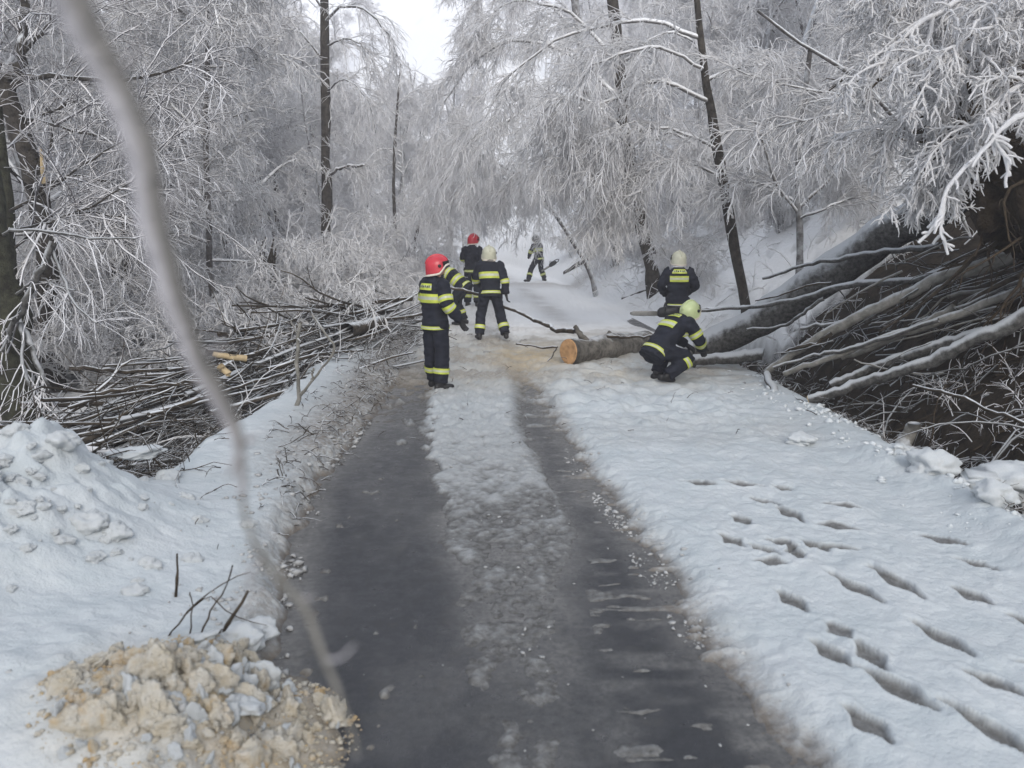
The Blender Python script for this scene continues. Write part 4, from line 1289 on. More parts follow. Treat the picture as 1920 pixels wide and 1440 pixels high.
# upright rimed branches before the heap
root = empty('upright_branch', at(548, 790, 8.8), 'pale forked branch stuck upright in the snow before the heap', 'branch')
for pts, a, b_ in (([(545, 800, 8.8), (560, 745, 8.8), (557, 680, 8.75), (563, 605, 8.7)], .028, .020),
                   ([(560, 745, 8.8), (585, 715, 8.7), (620, 670, 8.6)], .020, .012),
                   ([(585, 715, 8.7), (588, 690, 8.7)], .014, .010),
                   ([(563, 640, 8.7), (545, 600, 8.8)], .012, .008),
                   ([(585, 590, 8.7), (612, 628, 8.6), (628, 650, 8.6), (620, 670, 8.6)], .012, .014)):
    V, F, P = limb_mesh(world_pts(pts), 10, a, b_, .006, br, 7, .05)
    link('stem', mesh('stem', rel(V, root.location), F, [M['pale']]), root)
log_thing('snowy_pole', 'thin snow-covered pole lying over the dark hollow at the left edge', [(30, 826, 6.2), (110, 832, 6.1), (218, 845, 6.0)], .030, .022, 'frost', 'branch', 16, 8, .008, seed=90)

# ---------------------------------------------------------------- snow lumps
def clod_mesh(seed, mat, flat=.8, sub=4, fluff=1.0):
    bm = bmesh.new()
    bmesh.ops.create_icosphere(bm, subdivisions=sub, radius=1)
    o = Vector((seed * 5.3, seed * 2.1, seed))
    for v in bm.verts:
        c = v.co.copy()
        d = mnoise.fractal(c * 1.1 + o, 1, 2, 3) * .5 + .22 * abs(mnoise.noise(c * 2.6 + o)) + fluff * (.16 * mnoise.noise(c * 5 + o) + .11 * mnoise.noise(c * 10 + o) + .06 * mnoise.noise(c * 20 + o))
        v.co = c * (1 + d) + .12 * fluff * mnoise.noise_vector(c * 4 + o)
        v.co.z *= flat
    me = bpy.data.meshes.new('snow_clod')
    bm.to_mesh(me); bm.free()
    for p in me.polygons: p.use_smooth = True
    me.materials.append(M[mat])
    return me
CL = [clod_mesh(i + 1, 'clod', .75, 4, .35) for i in range(6)]
SCL = [clod_mesh(i + 20, 'sawclod', .8) for i in range(8)]
cr = np.random.default_rng(91)
heap = empty('sawdust_heap', (-1.28, 3.02, 0), 'lumpy heap of snow stained with yellow sawdust in the lower left corner', 'snow heap')
n = 0
while n < 285:
    x, y = cr.uniform(-2.0, -.64), cr.uniform(2.4, 3.6)
    q = math.hypot((x + 1.28) / .54, (y - 3.02) / .46)
    if q > 1.12 or cr.random() < q * .75: continue
    z0 = hz(x, y)
    o = link('snow_clod', CL[n % 6] if n % 4 == 0 else SCL[n % 8], heap)
    sc = float(np.clip(cr.lognormal(-3.6, .5), .010, .080)) * (1.1 - .4 * q)
    o.location = Vector((x, y, z0 + .03 * cr.random() * (1 - q) + sc * .05)) - heap.location
    o.scale = (sc * cr.uniform(.8, 1.6), sc * cr.uniform(.8, 1.4), sc * cr.uniform(.6, 1.0))
    o.rotation_euler = tuple(cr.uniform(0, 6.28, 3) * np.array([.3, .3, 1]))
    n += 1
heap2 = empty('ploughed_heap', (-3.3, 4.5, 0), 'white ploughed snow bank with rounded lumps at the left edge', 'snow bank')
for i in range(190):
    x, y = cr.normal(-3.1, .5), cr.normal(4.5, .6)
    if y < 2.6: continue
    sc = float(np.clip(cr.lognormal(-3.6, .5), .012, .085))
    o = link('snow_clod', CL[i % 6], heap2)
    o.location = Vector((x, y, hz(x, y) - sc * .12)) - heap2.location
    o.scale = (sc * cr.uniform(.9, 1.4), sc * cr.uniform(.9, 1.3), sc)
    o.rotation_euler = (cr.uniform(-.3, .3), cr.uniform(-.3, .3), cr.uniform(0, 6.28))
# grey clods at the foot of the sawdust heap
for i, (px, py, s, lab) in enumerate([(480, 1195, .085, 'round grey snow lump at the road edge above the sawdust heap'), (455, 1228, .10, 'long grey snow lump behind the sawdust heap'),
                                      (255, 850, .13, 'white snow slab on the pole over the dark hollow'),
                                      (1745, 900, .17, 'rounded snow block on the ditch edge'), (1838, 915, .17, 'square snow block on the ditch edge at right'),
                                      (1905, 905, .24, 'large dirty snow lump at the right frame edge by the ditch'), (1690, 845, .10, 'small snow block beside the snow-capped stump'),
                                      (1860, 965, .14, 'low snow lump between the ditch blocks'), (1500, 832, .10, 'low dark-edged snow hump on the right verge')]):
    p = ground(px, py, .08) if i != 2 else at(262, 848, 6.0)
    me = CL[i % 6]
    if lab.startswith('square'):
        bm = bmesh.new()
        bmesh.ops.create_cube(bm, size=1.7)
        bmesh.ops.bevel(bm, geom=bm.edges[:], offset=.22, segments=3, affect='EDGES')
        bmesh.ops.subdivide_edges(bm, edges=bm.edges[:], cuts=2, use_grid_fill=True)
        for v in bm.verts: v.co += .13 * mnoise.noise_vector(v.co * 1.8 + Vector((4, 2, 1)))
        me = bpy.data.meshes.new('snow_block'); bm.to_mesh(me); bm.free()
        for pg in me.polygons: pg.use_smooth = True
        me.materials.append(M['clod'])
    o = link('snow_lump', me, None, (p[0], p[1], max(p[2], hz(p[0], p[1]) + s * .35) if i != 2 else p[2]))
    o.scale = (s * 1.15, s, s * .85) if i != 2 else (.17, .12, .055)
    o.rotation_euler = (0, 0, .3 * i)
    tag(o, lab, 'snow lump')
# crumbs of snow and ice on the road and along its edges: one mass
def crumbs(name, n, region, smin, smax, mat, seed):
    r = np.random.default_rng(seed)
    bm = bmesh.new(); bmesh.ops.create_icosphere(bm, subdivisions=1, radius=1)
    V0 = np.array([v.co[:] for v in bm.verts]); F0 = np.array([[v.index for v in f.verts] for f in bm.faces]); bm.free()
    P = np.array([region(r) for _ in range(n)])
    z = np.maximum(snow_sheet(P[:, :1], P[:, 1:2])[0][:, 0], 0)
    s = smin + (smax - smin) * r.random(n) ** 3
    V = V0[None] * (1 + r.normal(0, .34, (n, len(V0), 1))) * (s[:, None, None] * r.uniform(.7, 1.6, (n, 1, 3)) * np.array([1, 1, .6]))
    V += np.concatenate([P, (z + s * .25)[:, None]], 1)[:, None, :]
    F = (F0[None] + (np.arange(n) * len(V0))[:, None, None]).reshape(-1, 3)
    tag(link(name, mesh(name, V.reshape(-1, 3), F, [M[mat]], smooth=True)), None, None, None, 'stuff')
def clump(x, y):
    return float(vnoise(np.array(x * 3.1), np.array(y * 2.3), 66) * .6 + vnoise(np.array(x * 9.0), np.array(y * 7.0), 67) * .4)
def thin(fn, th=.52):
    def g(r):
        for _ in range(30):
            x, y = fn(r)
            if clump(x, y) > th: break
        return x, y
    return g
def on_heap(r):
    for _ in range(40):
        x, y = r.uniform(-2.1, -.6), r.uniform(2.35, 3.7)
        qq = math.hypot((x + 1.28) / .64, (y - 3.02) / .56)
        if qq < 1 and r.random() > qq * .4: break
    return x, y
crumbs('sawdust_crumbs', 1700, on_heap, .002, .016, 'sawclod', 7)
crumbs('wood_chips', 900, on_heap, .002, .007, 'wood_pale', 8)
crumbs('snow_crumbs', 420, thin(lambda r: (lambda y: (float(pl(RT_R, y)) + abs(r.normal(0, .13)) - .02, y))(r.uniform(2.6, 9))), .003, .017, 'slushy', 1)
crumbs('verge_crumbs', 1000, thin(lambda r: (lambda y: (float(pl(LEFT_E, y)) - abs(r.normal(0, .30)) + .04, y))(r.uniform(2.8, 15))), .004, .026, 'slushy', 2)
crumbs('road_crumbs', 45, lambda r: (r.uniform(-1.0, 1.2), 2.6 + 6 * r.random() ** 1.5), .002, .010, 'slushy', 3)
crumbs('strip_crumbs', 110, thin(lambda r: (lambda y: (float(pl(LT_R, y)) + (float(pl(RT_L, y)) - float(pl(LT_R, y))) * r.random() + r.normal(0, .05), y))(r.uniform(3.2, 10))), .003, .011, 'slushy', 4)
crumbs('bank_crumbs', 500, thin(lambda r: (r.normal(3.5, .25), r.uniform(4.5, 12))), .008, .035, 'clod', 5)

# twigs sticking out of the snow in front on the left
def small_twig(label, paths, mat='brush', sub=0, seed=1):
    r = np.random.default_rng(seed)
    pts0 = world_pts(paths[0][0])
    root = empty('twig', tuple(pts0[0]), label, 'twig')
    for pts, a, b_ in paths:
        V, F, P = limb_mesh(world_pts(pts), 9, a, b_, .004, r, 6, .06)
        link('stem', mesh('stem', rel(V, root.location), F, [M[mat]]), root)
def yg(px, py, z=.1): return ground(px, py, z)[1]
small_twig('upright dark twig in the snow above the sawdust heap', [([(337, 1160, 4.0), (331, 1110, 4.0), (333, 1080, 4.0), (332, 1038, 4.0)], 0.0096, 0.0064)], seed=2)
small_twig('thick dark forked twig standing behind the sawdust heap', [
    ([(365, 1245, 3.469), (376, 1195, 3.469), (415, 1180, 3.478), (440, 1150, 3.497), (465, 1108, 3.515)], 0.0144, 0.0064),
    ([(376, 1195, 3.469), (395, 1150, 3.469), (420, 1110, 3.469), (436, 1060, 3.469)], 0.0048, 0.0032),
    ([(350, 1225, 3.460), (356, 1180, 3.460), (360, 1130, 3.460), (356, 1110, 3.460)], 0.0040, 0.0032),
    ([(312, 1200, 3.515), (345, 1155, 3.515), (400, 1105, 3.515), (470, 1072, 3.561)], 0.0051, 0.0032),
    ([(345, 1155, 3.515), (390, 1120, 3.515), (430, 1150, 3.515), (500, 1172, 3.515)], 0.0040, 0.0032),
    ([(372, 1230, 3.441), (400, 1195, 3.441), (420, 1178, 3.441)], 0.0064, 0.0032),
    ([(320, 1262, 3.284), (350, 1265, 3.284), (375, 1255, 3.284)], 0.0128, 0.0096)], seed=3)
small_twig('thin bare branch with forks poking in at the left edge over the snow', [
    ([(145, 1262, 3.7), (110, 1250, 3.7), (60, 1243, 3.7), (-10, 1256, 3.7)], 0.0080, 0.0056),
    ([(110, 1250, 3.7), (90, 1258, 3.7), (75, 1278, 3.7)], 0.0048, 0.0032), ([(140, 1262, 3.7), (110, 1266, 3.7), (82, 1272, 3.7)], 0.0048, 0.0032)], seed=4)
small_twig('small dark twig lying by the left road edge', [([(500, 1003, 5.2), (520, 1000, 5.2), (542, 1003, 5.15)], .006, .005)], seed=5)
small_twig('leafless dark tuft on the snow left of the asphalt', [
    ([(530, 935, 6.3), (525, 910, 6.3), (520, 880, 6.3)], .008, .005), ([(525, 925, 6.3), (510, 905, 6.3), (500, 900, 6.3)], .008, .006), ([(528, 930, 6.3), (538, 905, 6.3), (536, 890, 6.3)], .007, .005),
    ([(515, 925, 6.3), (508, 915, 6.3)], .012, .008), ([(565, 930, 6.3), (590, 922, 6.3), (610, 918, 6.3)], .006, .005), ([(530, 900, 6.3), (545, 915, 6.3)], .010, .006)], seed=6)
small_twig('fine wispy twig in the middle of the left snow', [
    ([(350, 1020, 5.0), (360, 995, 5.0), (372, 972, 5.0)], .004, .003), ([(372, 1015, 5.0), (395, 1010, 5.0), (420, 1000, 5.0)], .003, .002), ([(385, 1010, 5.0), (388, 985, 5.0)], .003, .002), ([(395, 1060, 4.7), (405, 1040, 4.7), (410, 1020, 4.7)], .003, .002)], seed=7)
small_twig('thin twig lying on clean snow below the dark hollow', [([(250, 915, 6.0), (285, 930, 5.95), (312, 946, 5.9)], .005, .003)], seed=8)
small_twig('short stick poking out of the snow at far left', [([(158, 1205, 3.9), (157, 1190, 3.9), (157, 1175, 3.9)], .004, .004)], seed=9)

# ---------------------------------------------------------------- people
def vlerp(a, b, t): return a * (1 - t) + b * t

def loft(rings, seg=20):
    """rings: (centre, right, forward, a, b) -> closed verts/faces (python lists)"""
    V, F = [], []
    for c, rx, fy, a, b in rings:
        for k in range(seg):
            th = 2 * math.pi * k / seg
            cs, sn = math.cos(th), math.sin(th)
            e = 0.85
            V.append(c + rx * (a * math.copysign(abs(cs) ** e, cs)) + fy * (b * math.copysign(abs(sn) ** e, sn)))
    for r_ in range(len(rings) - 1):
        for k in range(seg):
            k2 = (k + 1) % seg
            F.append((r_ * seg + k, r_ * seg + k2, (r_ + 1) * seg + k2, (r_ + 1) * seg + k))
    for r_, rev in ((0, True), (len(rings) - 1, False)):
        c = len(V)
        V.append(rings[r_][0])
        for k in range(seg):
            k2 = (k + 1) % seg
            f = (r_ * seg + k, r_ * seg + k2, c)
            F.append(f[::-1] if rev else f)
    return V, F

def frame(d, hint):
    d = d.normalized()
    rx = hint - d * hint.dot(d)
    if rx.length < 1e-4: rx = Vector((1, 0, 0)) - d * d.x
    rx.normalize()
    return rx, rx.cross(d) * -1

def limb_rings(pts, radii, hint, n=5, flat=1.0):
    """rings along a bent limb with a smooth joint"""
    P = [np.array(p) for p in pts]
    K = (len(P) - 1) * n + 1
    C = []
    for i in range(len(P) - 1):
        for k in range(n):
            C.append(P[i] * (1 - k / n) + P[i + 1] * k / n)
    C.append(P[-1])
    C = np.array(C)
    C2 = C.copy()
    C2[1:-1] = (C[:-2] + 2 * C[1:-1] + C[2:]) / 4
    q = np.linspace(0, len(radii) - 1, K)
    rr = np.interp(q, range(len(radii)), radii)
    out = []
    for i in range(K):
        d = Vector(C2[min(i + 1, K - 1)] - C2[max(i - 1, 0)])
        rx, fy = frame(d, hint)
        out.append((Vector(C2[i]), rx, fy, rr[i], rr[i] * flat))
    return out

def ring_at(rings, t):
    x = t * (len(rings) - 1)
    i = min(int(x), len(rings) - 2)
    f = x - i
    A, B = rings[i], rings[i + 1]
    return (A[0].lerp(B[0], f), A[1].lerp(B[1], f).normalized(), A[2].lerp(B[2], f).normalized(), A[3] * (1 - f) + B[3] * f, A[4] * (1 - f) + B[4] * f)

def pydata(name, parts, mats, smooth=True, idx=None):
    V, F = [], []
    for v, f in parts:
        o = len(V)
        V += [tuple(p) for p in v]
        F += [tuple(i + o for i in q) for q in f]
    me = bpy.data.meshes.new(name)
    me.from_pydata(V, [], F)
    bm = bmesh.new(); bm.from_mesh(me)
    bmesh.ops.recalc_face_normals(bm, faces=bm.faces)
    bm.to_mesh(me); bm.free()
    for m_ in mats: me.materials.append(m_)
    for p in me.polygons: p.use_smooth = smooth
    if idx is not None: me.polygons.foreach_set('material_index', idx)
    return me

def remeshed(name, parts, mats, voxel, smooth_it=3):
    me0 = pydata(name, parts, [])
    tmp = bpy.data.objects.new('tmp', me0)
    COL.objects.link(tmp)
    md = tmp.modifiers.new('r', 'REMESH'); md.mode = 'VOXEL'; md.voxel_size = voxel; md.use_smooth_shade = True
    ms = tmp.modifiers.new('s', 'SMOOTH'); ms.iterations = smooth_it; ms.factor = .5
    dg = bpy.context.evaluated_depsgraph_get()
    dg.update()
    me = bpy.data.meshes.new_from_object(tmp.evaluated_get(dg))
    me.name = name
    bpy.data.objects.remove(tmp)
    bpy.data.meshes.remove(me0)
    me.materials.clear()
    for m_ in mats: me.materials.append(m_)
    return me

def band(rings, t, width, grow_=.008, arc=None):
    """reflective tape round a limb: yellow, silver, yellow"""
    L = sum((rings[i + 1][0] - rings[i][0]).length for i in range(len(rings) - 1))
    seg = 28
    V, F, idx = [], [], []
    rows = [-.5, -.18, .18, .5]
    for q in rows:
        c, rx, fy, a, b = ring_at(rings, min(max(t + q * width / L, 0), 1))
        for k in range(seg + 1):
            th = 2 * math.pi * k / seg if arc is None else arc[0] + (arc[1] - arc[0]) * k / seg
            cs, sn = math.cos(th), math.sin(th)
            e = .85
            V.append(c + rx * ((a + grow_) * math.copysign(abs(cs) ** e, cs)) + fy * ((b + grow_) * math.copysign(abs(sn) ** e, sn)))
    for r_ in range(3):
        for k in range(seg):
            F.append((r_ * (seg + 1) + k, r_ * (seg + 1) + k + 1, (r_ + 1) * (seg + 1) + k + 1, (r_ + 1) * (seg + 1) + k))
            idx.append(1 if r_ == 1 else 0)
    me = pydata('reflective_band', [(V, F)], [M['yellow'], M['silver']], True, idx)
    return me

def band_strip(rings, t, width, grow_, arc):
    L = sum((rings[i + 1][0] - rings[i][0]).length for i in range(len(rings) - 1))
    V, F = [], []
    for q in (-.5, .5):
        c, rx, fy, a, b = ring_at(rings, min(max(t + q * width / L, 0), 1))
        for k in range(4):
            th = arc[0] + (arc[1] - arc[0]) * k / 3
            cs, sn = math.cos(th), math.sin(th)
            V.append(c + rx * ((a + grow_) * math.copysign(abs(cs) ** .85, cs)) + fy * ((b + grow_) * math.copysign(abs(sn) ** .85, sn)))
    for k in range(3):
        F.append((k, k + 1, 5 + k, 4 + k))
    return V, F

def helmet_meshes(shell):
    """shell opens to the front (+y)"""
    nu, nv = 28, 12
    V, F = [], []
    for layer, sc in ((0, 1.0), (1, .93)):
        for j in range(nv + 1):
            for i in range(nu):
                az = 2 * math.pi * i / nu            # 0 = front
                back = .5 - .5 * math.cos(az)
                low = -.012 - .098 * sstep(.12, .55, back) 
                ph = j / nv
                zt = .138 * sc
                z = zt + (low - zt) * (1 - math.cos(ph * math.pi / 2 * 1.0))
                if z >= 0:
                    rr = math.sqrt(max(0, 1 - (z / zt) ** 2))
                else:
                    rr = 1 + .10 * (z / low if low < 0 else 0) * (.3 + back * .7)
                rr = max(rr, .001)
                V.append(Vector((math.sin(az) * .136 * sc * rr, math.cos(az) * .160 * sc * rr, z)))
    o = (nv + 1) * nu
    for L in (0, 1):
        for j in range(nv):
            for i in range(nu):
                i2 = (i + 1) % nu
                F.append((L * o + j * nu + i, L * o + j * nu + i2, L * o + (j + 1) * nu + i2, L * o + (j + 1) * nu + i))
    for i in range(nu):
        i2 = (i + 1) % nu
        F.append((nv * nu + i, nv * nu + i2, o + nv * nu + i2, o + nv * nu + i))
    sh = pydata('helmet', [(V, F)], [M[shell]])
    rings = []
    for k in range(13):
        a = math.pi * (.10 + .78 * k / 12)
        c = Vector((0, math.cos(a) * .158, math.sin(a) * .138))
        d = Vector((0, -math.sin(a), math.cos(a)))
        w_ = .010 + .010 * math.sin(math.pi * k / 12)
        rings.append((c, Vector((1, 0, 0)), Vector((0, math.cos(a), math.sin(a))), w_, .012 + .008 * math.sin(math.pi * k / 12)))
    comb = pydata('comb', [loft(rings, 8)], [M[shell]])
    # rim
    rv, rf = [], []
    for i in range(nu):
        a = V[nv * nu + i]
        for off, zz in ((1.02, -.008), (1.045, -.002), (1.045, .016), (1.01, .018)):
            rv.append(Vector((a.x * off, a.y * off, a.z + zz)))
    for i in range(nu):
        i2 = (i + 1) % nu
        for k in range(3):
            rf.append((i * 4 + k, i2 * 4 + k, i2 * 4 + k + 1, i * 4 + k + 1))
    rim = pydata('rim', [(rv, rf)], [M['trim']])
    vv, vf = [], []
    for j in range(5):
        for i in range(15):
            az = -1.15 + 2.3 * i / 14
            z = .045 - .085 * j / 4
            vv.append(Vector((math.sin(az) * .143, math.cos(az) * .169, z)))
    for j in range(4):
        for i in range(14):
            vf.append((j * 15 + i, j * 15 + i + 1, (j + 1) * 15 + i + 1, (j + 1) * 15 + i))
    vis = pydata('visor', [(vv, vf)], [M['black']])
    disc = []
    for s in (-1, 1):
        disc.append([(Vector((s * .130, .02, -.005)), Vector((0, 1, 0)), Vector((0, 0, 1)), .024, .024), (Vector((s * .150, .02, -.005)), Vector((0, 1, 0)), Vector((0, 0, 1)), .020, .020)])
    discs = [pydata('hinge', [loft(d, 12)], [M['black']]) for d in disc]
    return sh, comb, rim, vis, discs

HELM = {}
def glove_mesh(wrist, d, side, hint, curl):
    """palm, four fingers of unequal length and a thumb leaving the side"""
    d = d.normalized()
    px, _ = frame(d, hint)          # across the palm
    nrm_ = px.cross(d)               # palm normal
    P = []
    rings = [(wrist - d * .035, px, nrm_, .036, .030), (wrist, px, nrm_, .036, .028), (wrist + d * .04, px, nrm_, .044, .021), (wrist + d * .085, px, nrm_, .046, .019), (wrist + d * .10, px, nrm_, .042, .015)]
    P.append(loft(rings, 14))
    for k, ln in enumerate((.070, .078, .073, .058)):
        off = (-.033 + .022 * k)
        p = wrist + d * .088 + px * off
        dd = d.copy()
        pts = [p.copy()]
        for j in range(3):
            dd = (dd + nrm_ * curl * (.5 + .35 * j)).normalized()
            p = p + dd * ln * (.42, .33, .25)[j]
            pts.append(p.copy())
        P.append(loft(limb_rings(pts, [.0125, .0118, .011, .009], px, 2), 8))
    p = wrist + d * .025 + px * (-.036)
    dd = (d * .6 - px * .8 + nrm_ * .25).normalized()
    pts = [p]
    for j in range(2):
        p = p + dd * (.042, .032)[j]
        pts.append(p)
        dd = (dd + d * .5 + nrm_ * curl * .7).normalized()
    P.append(loft(limb_rings(pts, [.016, .0135, .010], px, 2), 8))
    return remeshed('glove', P, [M['glove']], .006, 1)

def person(label, loc, yaw, J, helmet='helmet_red', collar=None, head_yaw=0.0, head_pitch=0.0, bands=True, patch=None, scale=1.0, seed=1, jacket_t=(.18, .62), curl=.55, legband=.80, armbands=(.30, .62)):
    """J: joints in the figure's own frame, x right, y forward, z up"""
    J = {k: Vector(v) for k, v in J.items()}
    root = empty('person', loc, label, 'person')
    root.rotation_euler = (0, 0, yaw)
    root.scale = (scale,) * 3
    pel, nek = J['pelvis'], J['neck']
    rt_h = (J['hip_r'] - J['hip_l']).normalized()
    rt_s = (J['shoulder_r'] - J['shoulder_l']).normalized()
    chest = J.get('chest', pel.lerp(nek, .62))
    sp = spline([pel - (chest - pel) * .45, pel, chest, nek], 13)
    hemw = [(.20, .165), (.198, .160), (.196, .158), (.192, .152), (.188, .146), (.188, .144), (.194, .145), (.204, .148), (.212, .150), (.212, .146), (.196, .132), (.140, .108), (.080, .080)]
    rings = []
    for i in range(13):
        dn = Vector(sp[min(i + 1, 12)] - sp[max(i - 1, 0)])
        h = rt_h.lerp(rt_s, i / 12)
        rx, fy = frame(dn, h)
        rings.append((Vector(sp[i]), rx, fy, hemw[i][0], hemw[i][1]))
    parts = [loft(rings, 28)]
    torso = rings
    arms, legs = {}, {}
    for s in ('l', 'r'):
        sh, el, wr = J['shoulder_' + s], J['elbow_' + s], J['wrist_' + s]
        inner = sh.lerp(chest, .25)
        a_r = limb_rings([inner, sh, el, wr], [.09, .098, .094, .086, .080, .074, .064], (rt_s + Vector((0.01, 0, 0))), 6)
        parts.append(loft(a_r, 18))
        arms[s] = limb_rings([sh, el, wr], [.098, .090, .080, .074, .064], rt_s, 8)
        hp, kn, an = J['hip_' + s], J['knee_' + s], J['ankle_' + s]
        l_r = limb_rings([hp + (chest - pel) * .15, hp, kn, an], [.115, .125, .122, .104, .098, .096, .092], rt_h, 6)
        parts.append(loft(l_r, 20))
        legs[s] = limb_rings([hp, kn, an], [.125, .112, .100, .098, .092], rt_h, 8)
    # neck and head (skull, jaw, nose, ears)
    hd = J['head']
    Rm = Matrix.Rotation(-head_yaw, 3, 'Z') @ Matrix.Rotation(-head_pitch, 3, 'X')
    def H(x, y, z): return hd + Rm @ Vector((x, y, z))
    X_, Y_, Z_ = Rm @ Vector((1, 0, 0)), Rm @ Vector((0, 1, 0)), Rm @ Vector((0, 0, 1))
    parts.append(loft(limb_rings([nek - (nek - chest).normalized() * .06, nek, H(0, -.015, -.07)], [.075, .066, .060], rt_s, 3), 14))
    sk = [(-.118, .03, .03, .03), (-.10, .022, .052, .062), (-.06, .010, .064, .085), (0, 0, .074, .096), (.05, -.004, .074, .096), (.09, -.006, .056, .076), (.112, -.006, .02, .03)]
    parts.append(loft([(H(0, y, z), X_, Y_, a, b) for z, y, a, b in sk], 18))
    parts.append(loft([(H(0, .085, .02), X_, Z_, .010, .012), (H(0, .108, -.022), X_, Z_, .016, .014), (H(0, .10, -.034), X_, Z_, .012, .008)], 8))
    for s in (-1, 1):
        parts.append(loft([(H(s * .070, -.01, 0), Y_, Z_, .018, .032), (H(s * .086, -.016, 0), Y_, Z_, .020, .034)], 10))
    body = remeshed('body', parts, [M['suit'], M['skin']], .0145, 3)
    nv = len(body.vertices)
    co_ = np.empty(nv * 3, dtype=np.float32); body.vertices.foreach_get('co', co_); co_ = co_.reshape(-1, 3)
    no_ = np.empty(nv * 3, dtype=np.float32); body.vertices.foreach_get('normal', no_); no_ = no_.reshape(-1, 3)
    hdv = np.array(hd)
    for i in range(nv):
        if np.linalg.norm(co_[i] - hdv) < .17: continue
        v = Vector(co_[i])
        d_ = .016 * mnoise.noise(Vector((v.x * 7, v.y * 7, v.z * 17 + seed * 9))) + .006 * mnoise.noise(Vector((v.x * 18, v.y * 18, v.z * 30 + seed)))
        co_[i] += no_[i] * d_
    body.vertices.foreach_set('co', co_.ravel())
    mi = np.zeros(len(body.polygons), dtype=np.int32)
    for p in body.polygons:
        c = Vector(p.center)
        if (c - hd).length < .15 and (c - nek).length > .055: mi[p.index] = 1
    body.polygons.foreach_set('material_index', mi)
    body.polygons.foreach_set('use_smooth', np.ones(len(mi), dtype=bool))
    body.update()
    link('body', body, root)
    # helmet
    if helmet not in HELM: HELM[helmet] = helmet_meshes(helmet)
    shm, comb, rim, vis, hinges = HELM[helmet]
    ho = link('helmet', shm, root)
    ho.matrix_local = Matrix.Translation(H(0, -.004, .012)) @ Rm.to_4x4()
    link('comb', comb, ho); link('rim', rim, ho); link('visor', vis, ho)
    for h_ in hinges: link('hinge', h_, ho)
    if collar:
        V, F = [], []
        for j in range(4):
            f = j / 3
            for i in range(13):
                az = math.pi + (-1.75 + 3.5 * i / 12)
                top = H(math.sin(az) * .112, math.cos(az) * .135, -.085)
                bot = nek + (nek - chest).normalized() * (-.01) + rt_s * (math.sin(az) * .128) + Vector((0, math.cos(az) * .125, 0))
                V.append(top.lerp(bot, f))
        for j in range(3):
            for i in range(12):
                F.append((j * 13 + i, j * 13 + i + 1, (j + 1) * 13 + i + 1, (j + 1) * 13 + i))
        link('neck_curtain', pydata('neck_curtain', [(V, F)], [M[collar]]), root)
    for s in ('l', 'r'):
        # boots
        an, kn = J['ankle_' + s], J['knee_' + s]
        toe = J.get('toe_' + s)
        if toe is None: toe = an + Vector((0, .17, -an.z + .035))
        sole = an + Vector((0, 0, 0))
        ax = (an - kn).normalized()
        heel = an + ax * .075
        f_ = (toe - heel)
        fl = f_.normalized()
        up = (-ax - fl * (-ax).dot(fl)).normalized()
        rx = fl.cross(up)
        bp_ = [loft([(an - ax * .14, rx, fl, .070, .076), (an - ax * .05, rx, fl, .062, .070), (an + ax * .02, rx, fl, .056, .068), (an + ax * .055, rx, fl, .050, .064), (an + ax * .09, rx, fl, .044, .055)], 14),
               loft([(heel - fl * .075 + up * .012, rx, up, .036, .040), (heel - fl * .045 + up * .012, rx, up, .046, .052), (heel + fl * .03 + up * .012, rx, up, .048, .052), (heel + fl * .09 + up * .004, rx, up, .052, .046), (heel + fl * .15, rx, up, .050, .040), (heel + fl * .195 - up * .004, rx, up, .034, .028)], 14)]
        link('boot', remeshed('boot', bp_, [M['boot']], .0095, 2), root)
        el, wr = J['elbow_' + s], J['wrist_' + s]
        hdv_ = J.get('hand_' + s)
        hd_ = (hdv_ - wr) if hdv_ is not None else (wr - el)
        hint = J.get('palm_' + s, Vector((0, 1, 0)) * (1 if s == 'l' else -1))
        link('glove', glove_mesh(wr + hd_.normalized() * .02, hd_, s, hint, curl), root)
    if bands:
        for t in jacket_t:
            link('reflective_band', band(torso, t, .085, .012), root)
        for s in ('l', 'r'):
            for t in armbands:
                link('reflective_band', band(arms[s], t, .075, .010), root)
            link('reflective_band', band(legs[s], legband, .075, .012), root)
    if patch:
        for t, wdt in patch:
            me = band(torso, t, .085 if wdt < .9 else .07, .016, arc=(math.pi / 2 - wdt, math.pi / 2 + wdt))
            # the back is at -forward
            me2 = band(torso, t, .085, .016, arc=(-math.pi / 2 - wdt, -math.pi / 2 + wdt))
            o_ = link('back_patch', me2, root)
            if wdt < .7:
                pr = []
                for k in range(6):
                    a0 = -math.pi / 2 - wdt * .78 + k * wdt * .27
                    pr.append(band_strip(torso, t + (.004 if k % 2 else -.004), .030, .020, (a0, a0 + wdt * (.17 if k % 3 else .12))))
                link('print', pydata('print', pr, [M['ink']], True), o_)
            bpy.data.meshes.remove(me)
    return root

STAND = dict(pelvis=(0, 0, .97), chest=(0, -.01, 1.30), neck=(0, .0, 1.53), head=(0, .035, 1.665),
             hip_l=(-.10, 0, .92), hip_r=(.10, 0, .92), knee_l=(-.12, .03, .51), knee_r=(.12, .03, .51), ankle_l=(-.13, -.01, .10), ankle_r=(.13, -.01, .10),
             shoulder_l=(-.185, -.005, 1.445), shoulder_r=(.185, -.005, 1.445), elbow_l=(-.27, -.03, 1.16), elbow_r=(.27, -.03, 1.16),
             wrist_l=(-.29, .07, .92), wrist_r=(.29, .07, .92))
def pose(**k):
    d = dict(STAND); d.update(k); return d

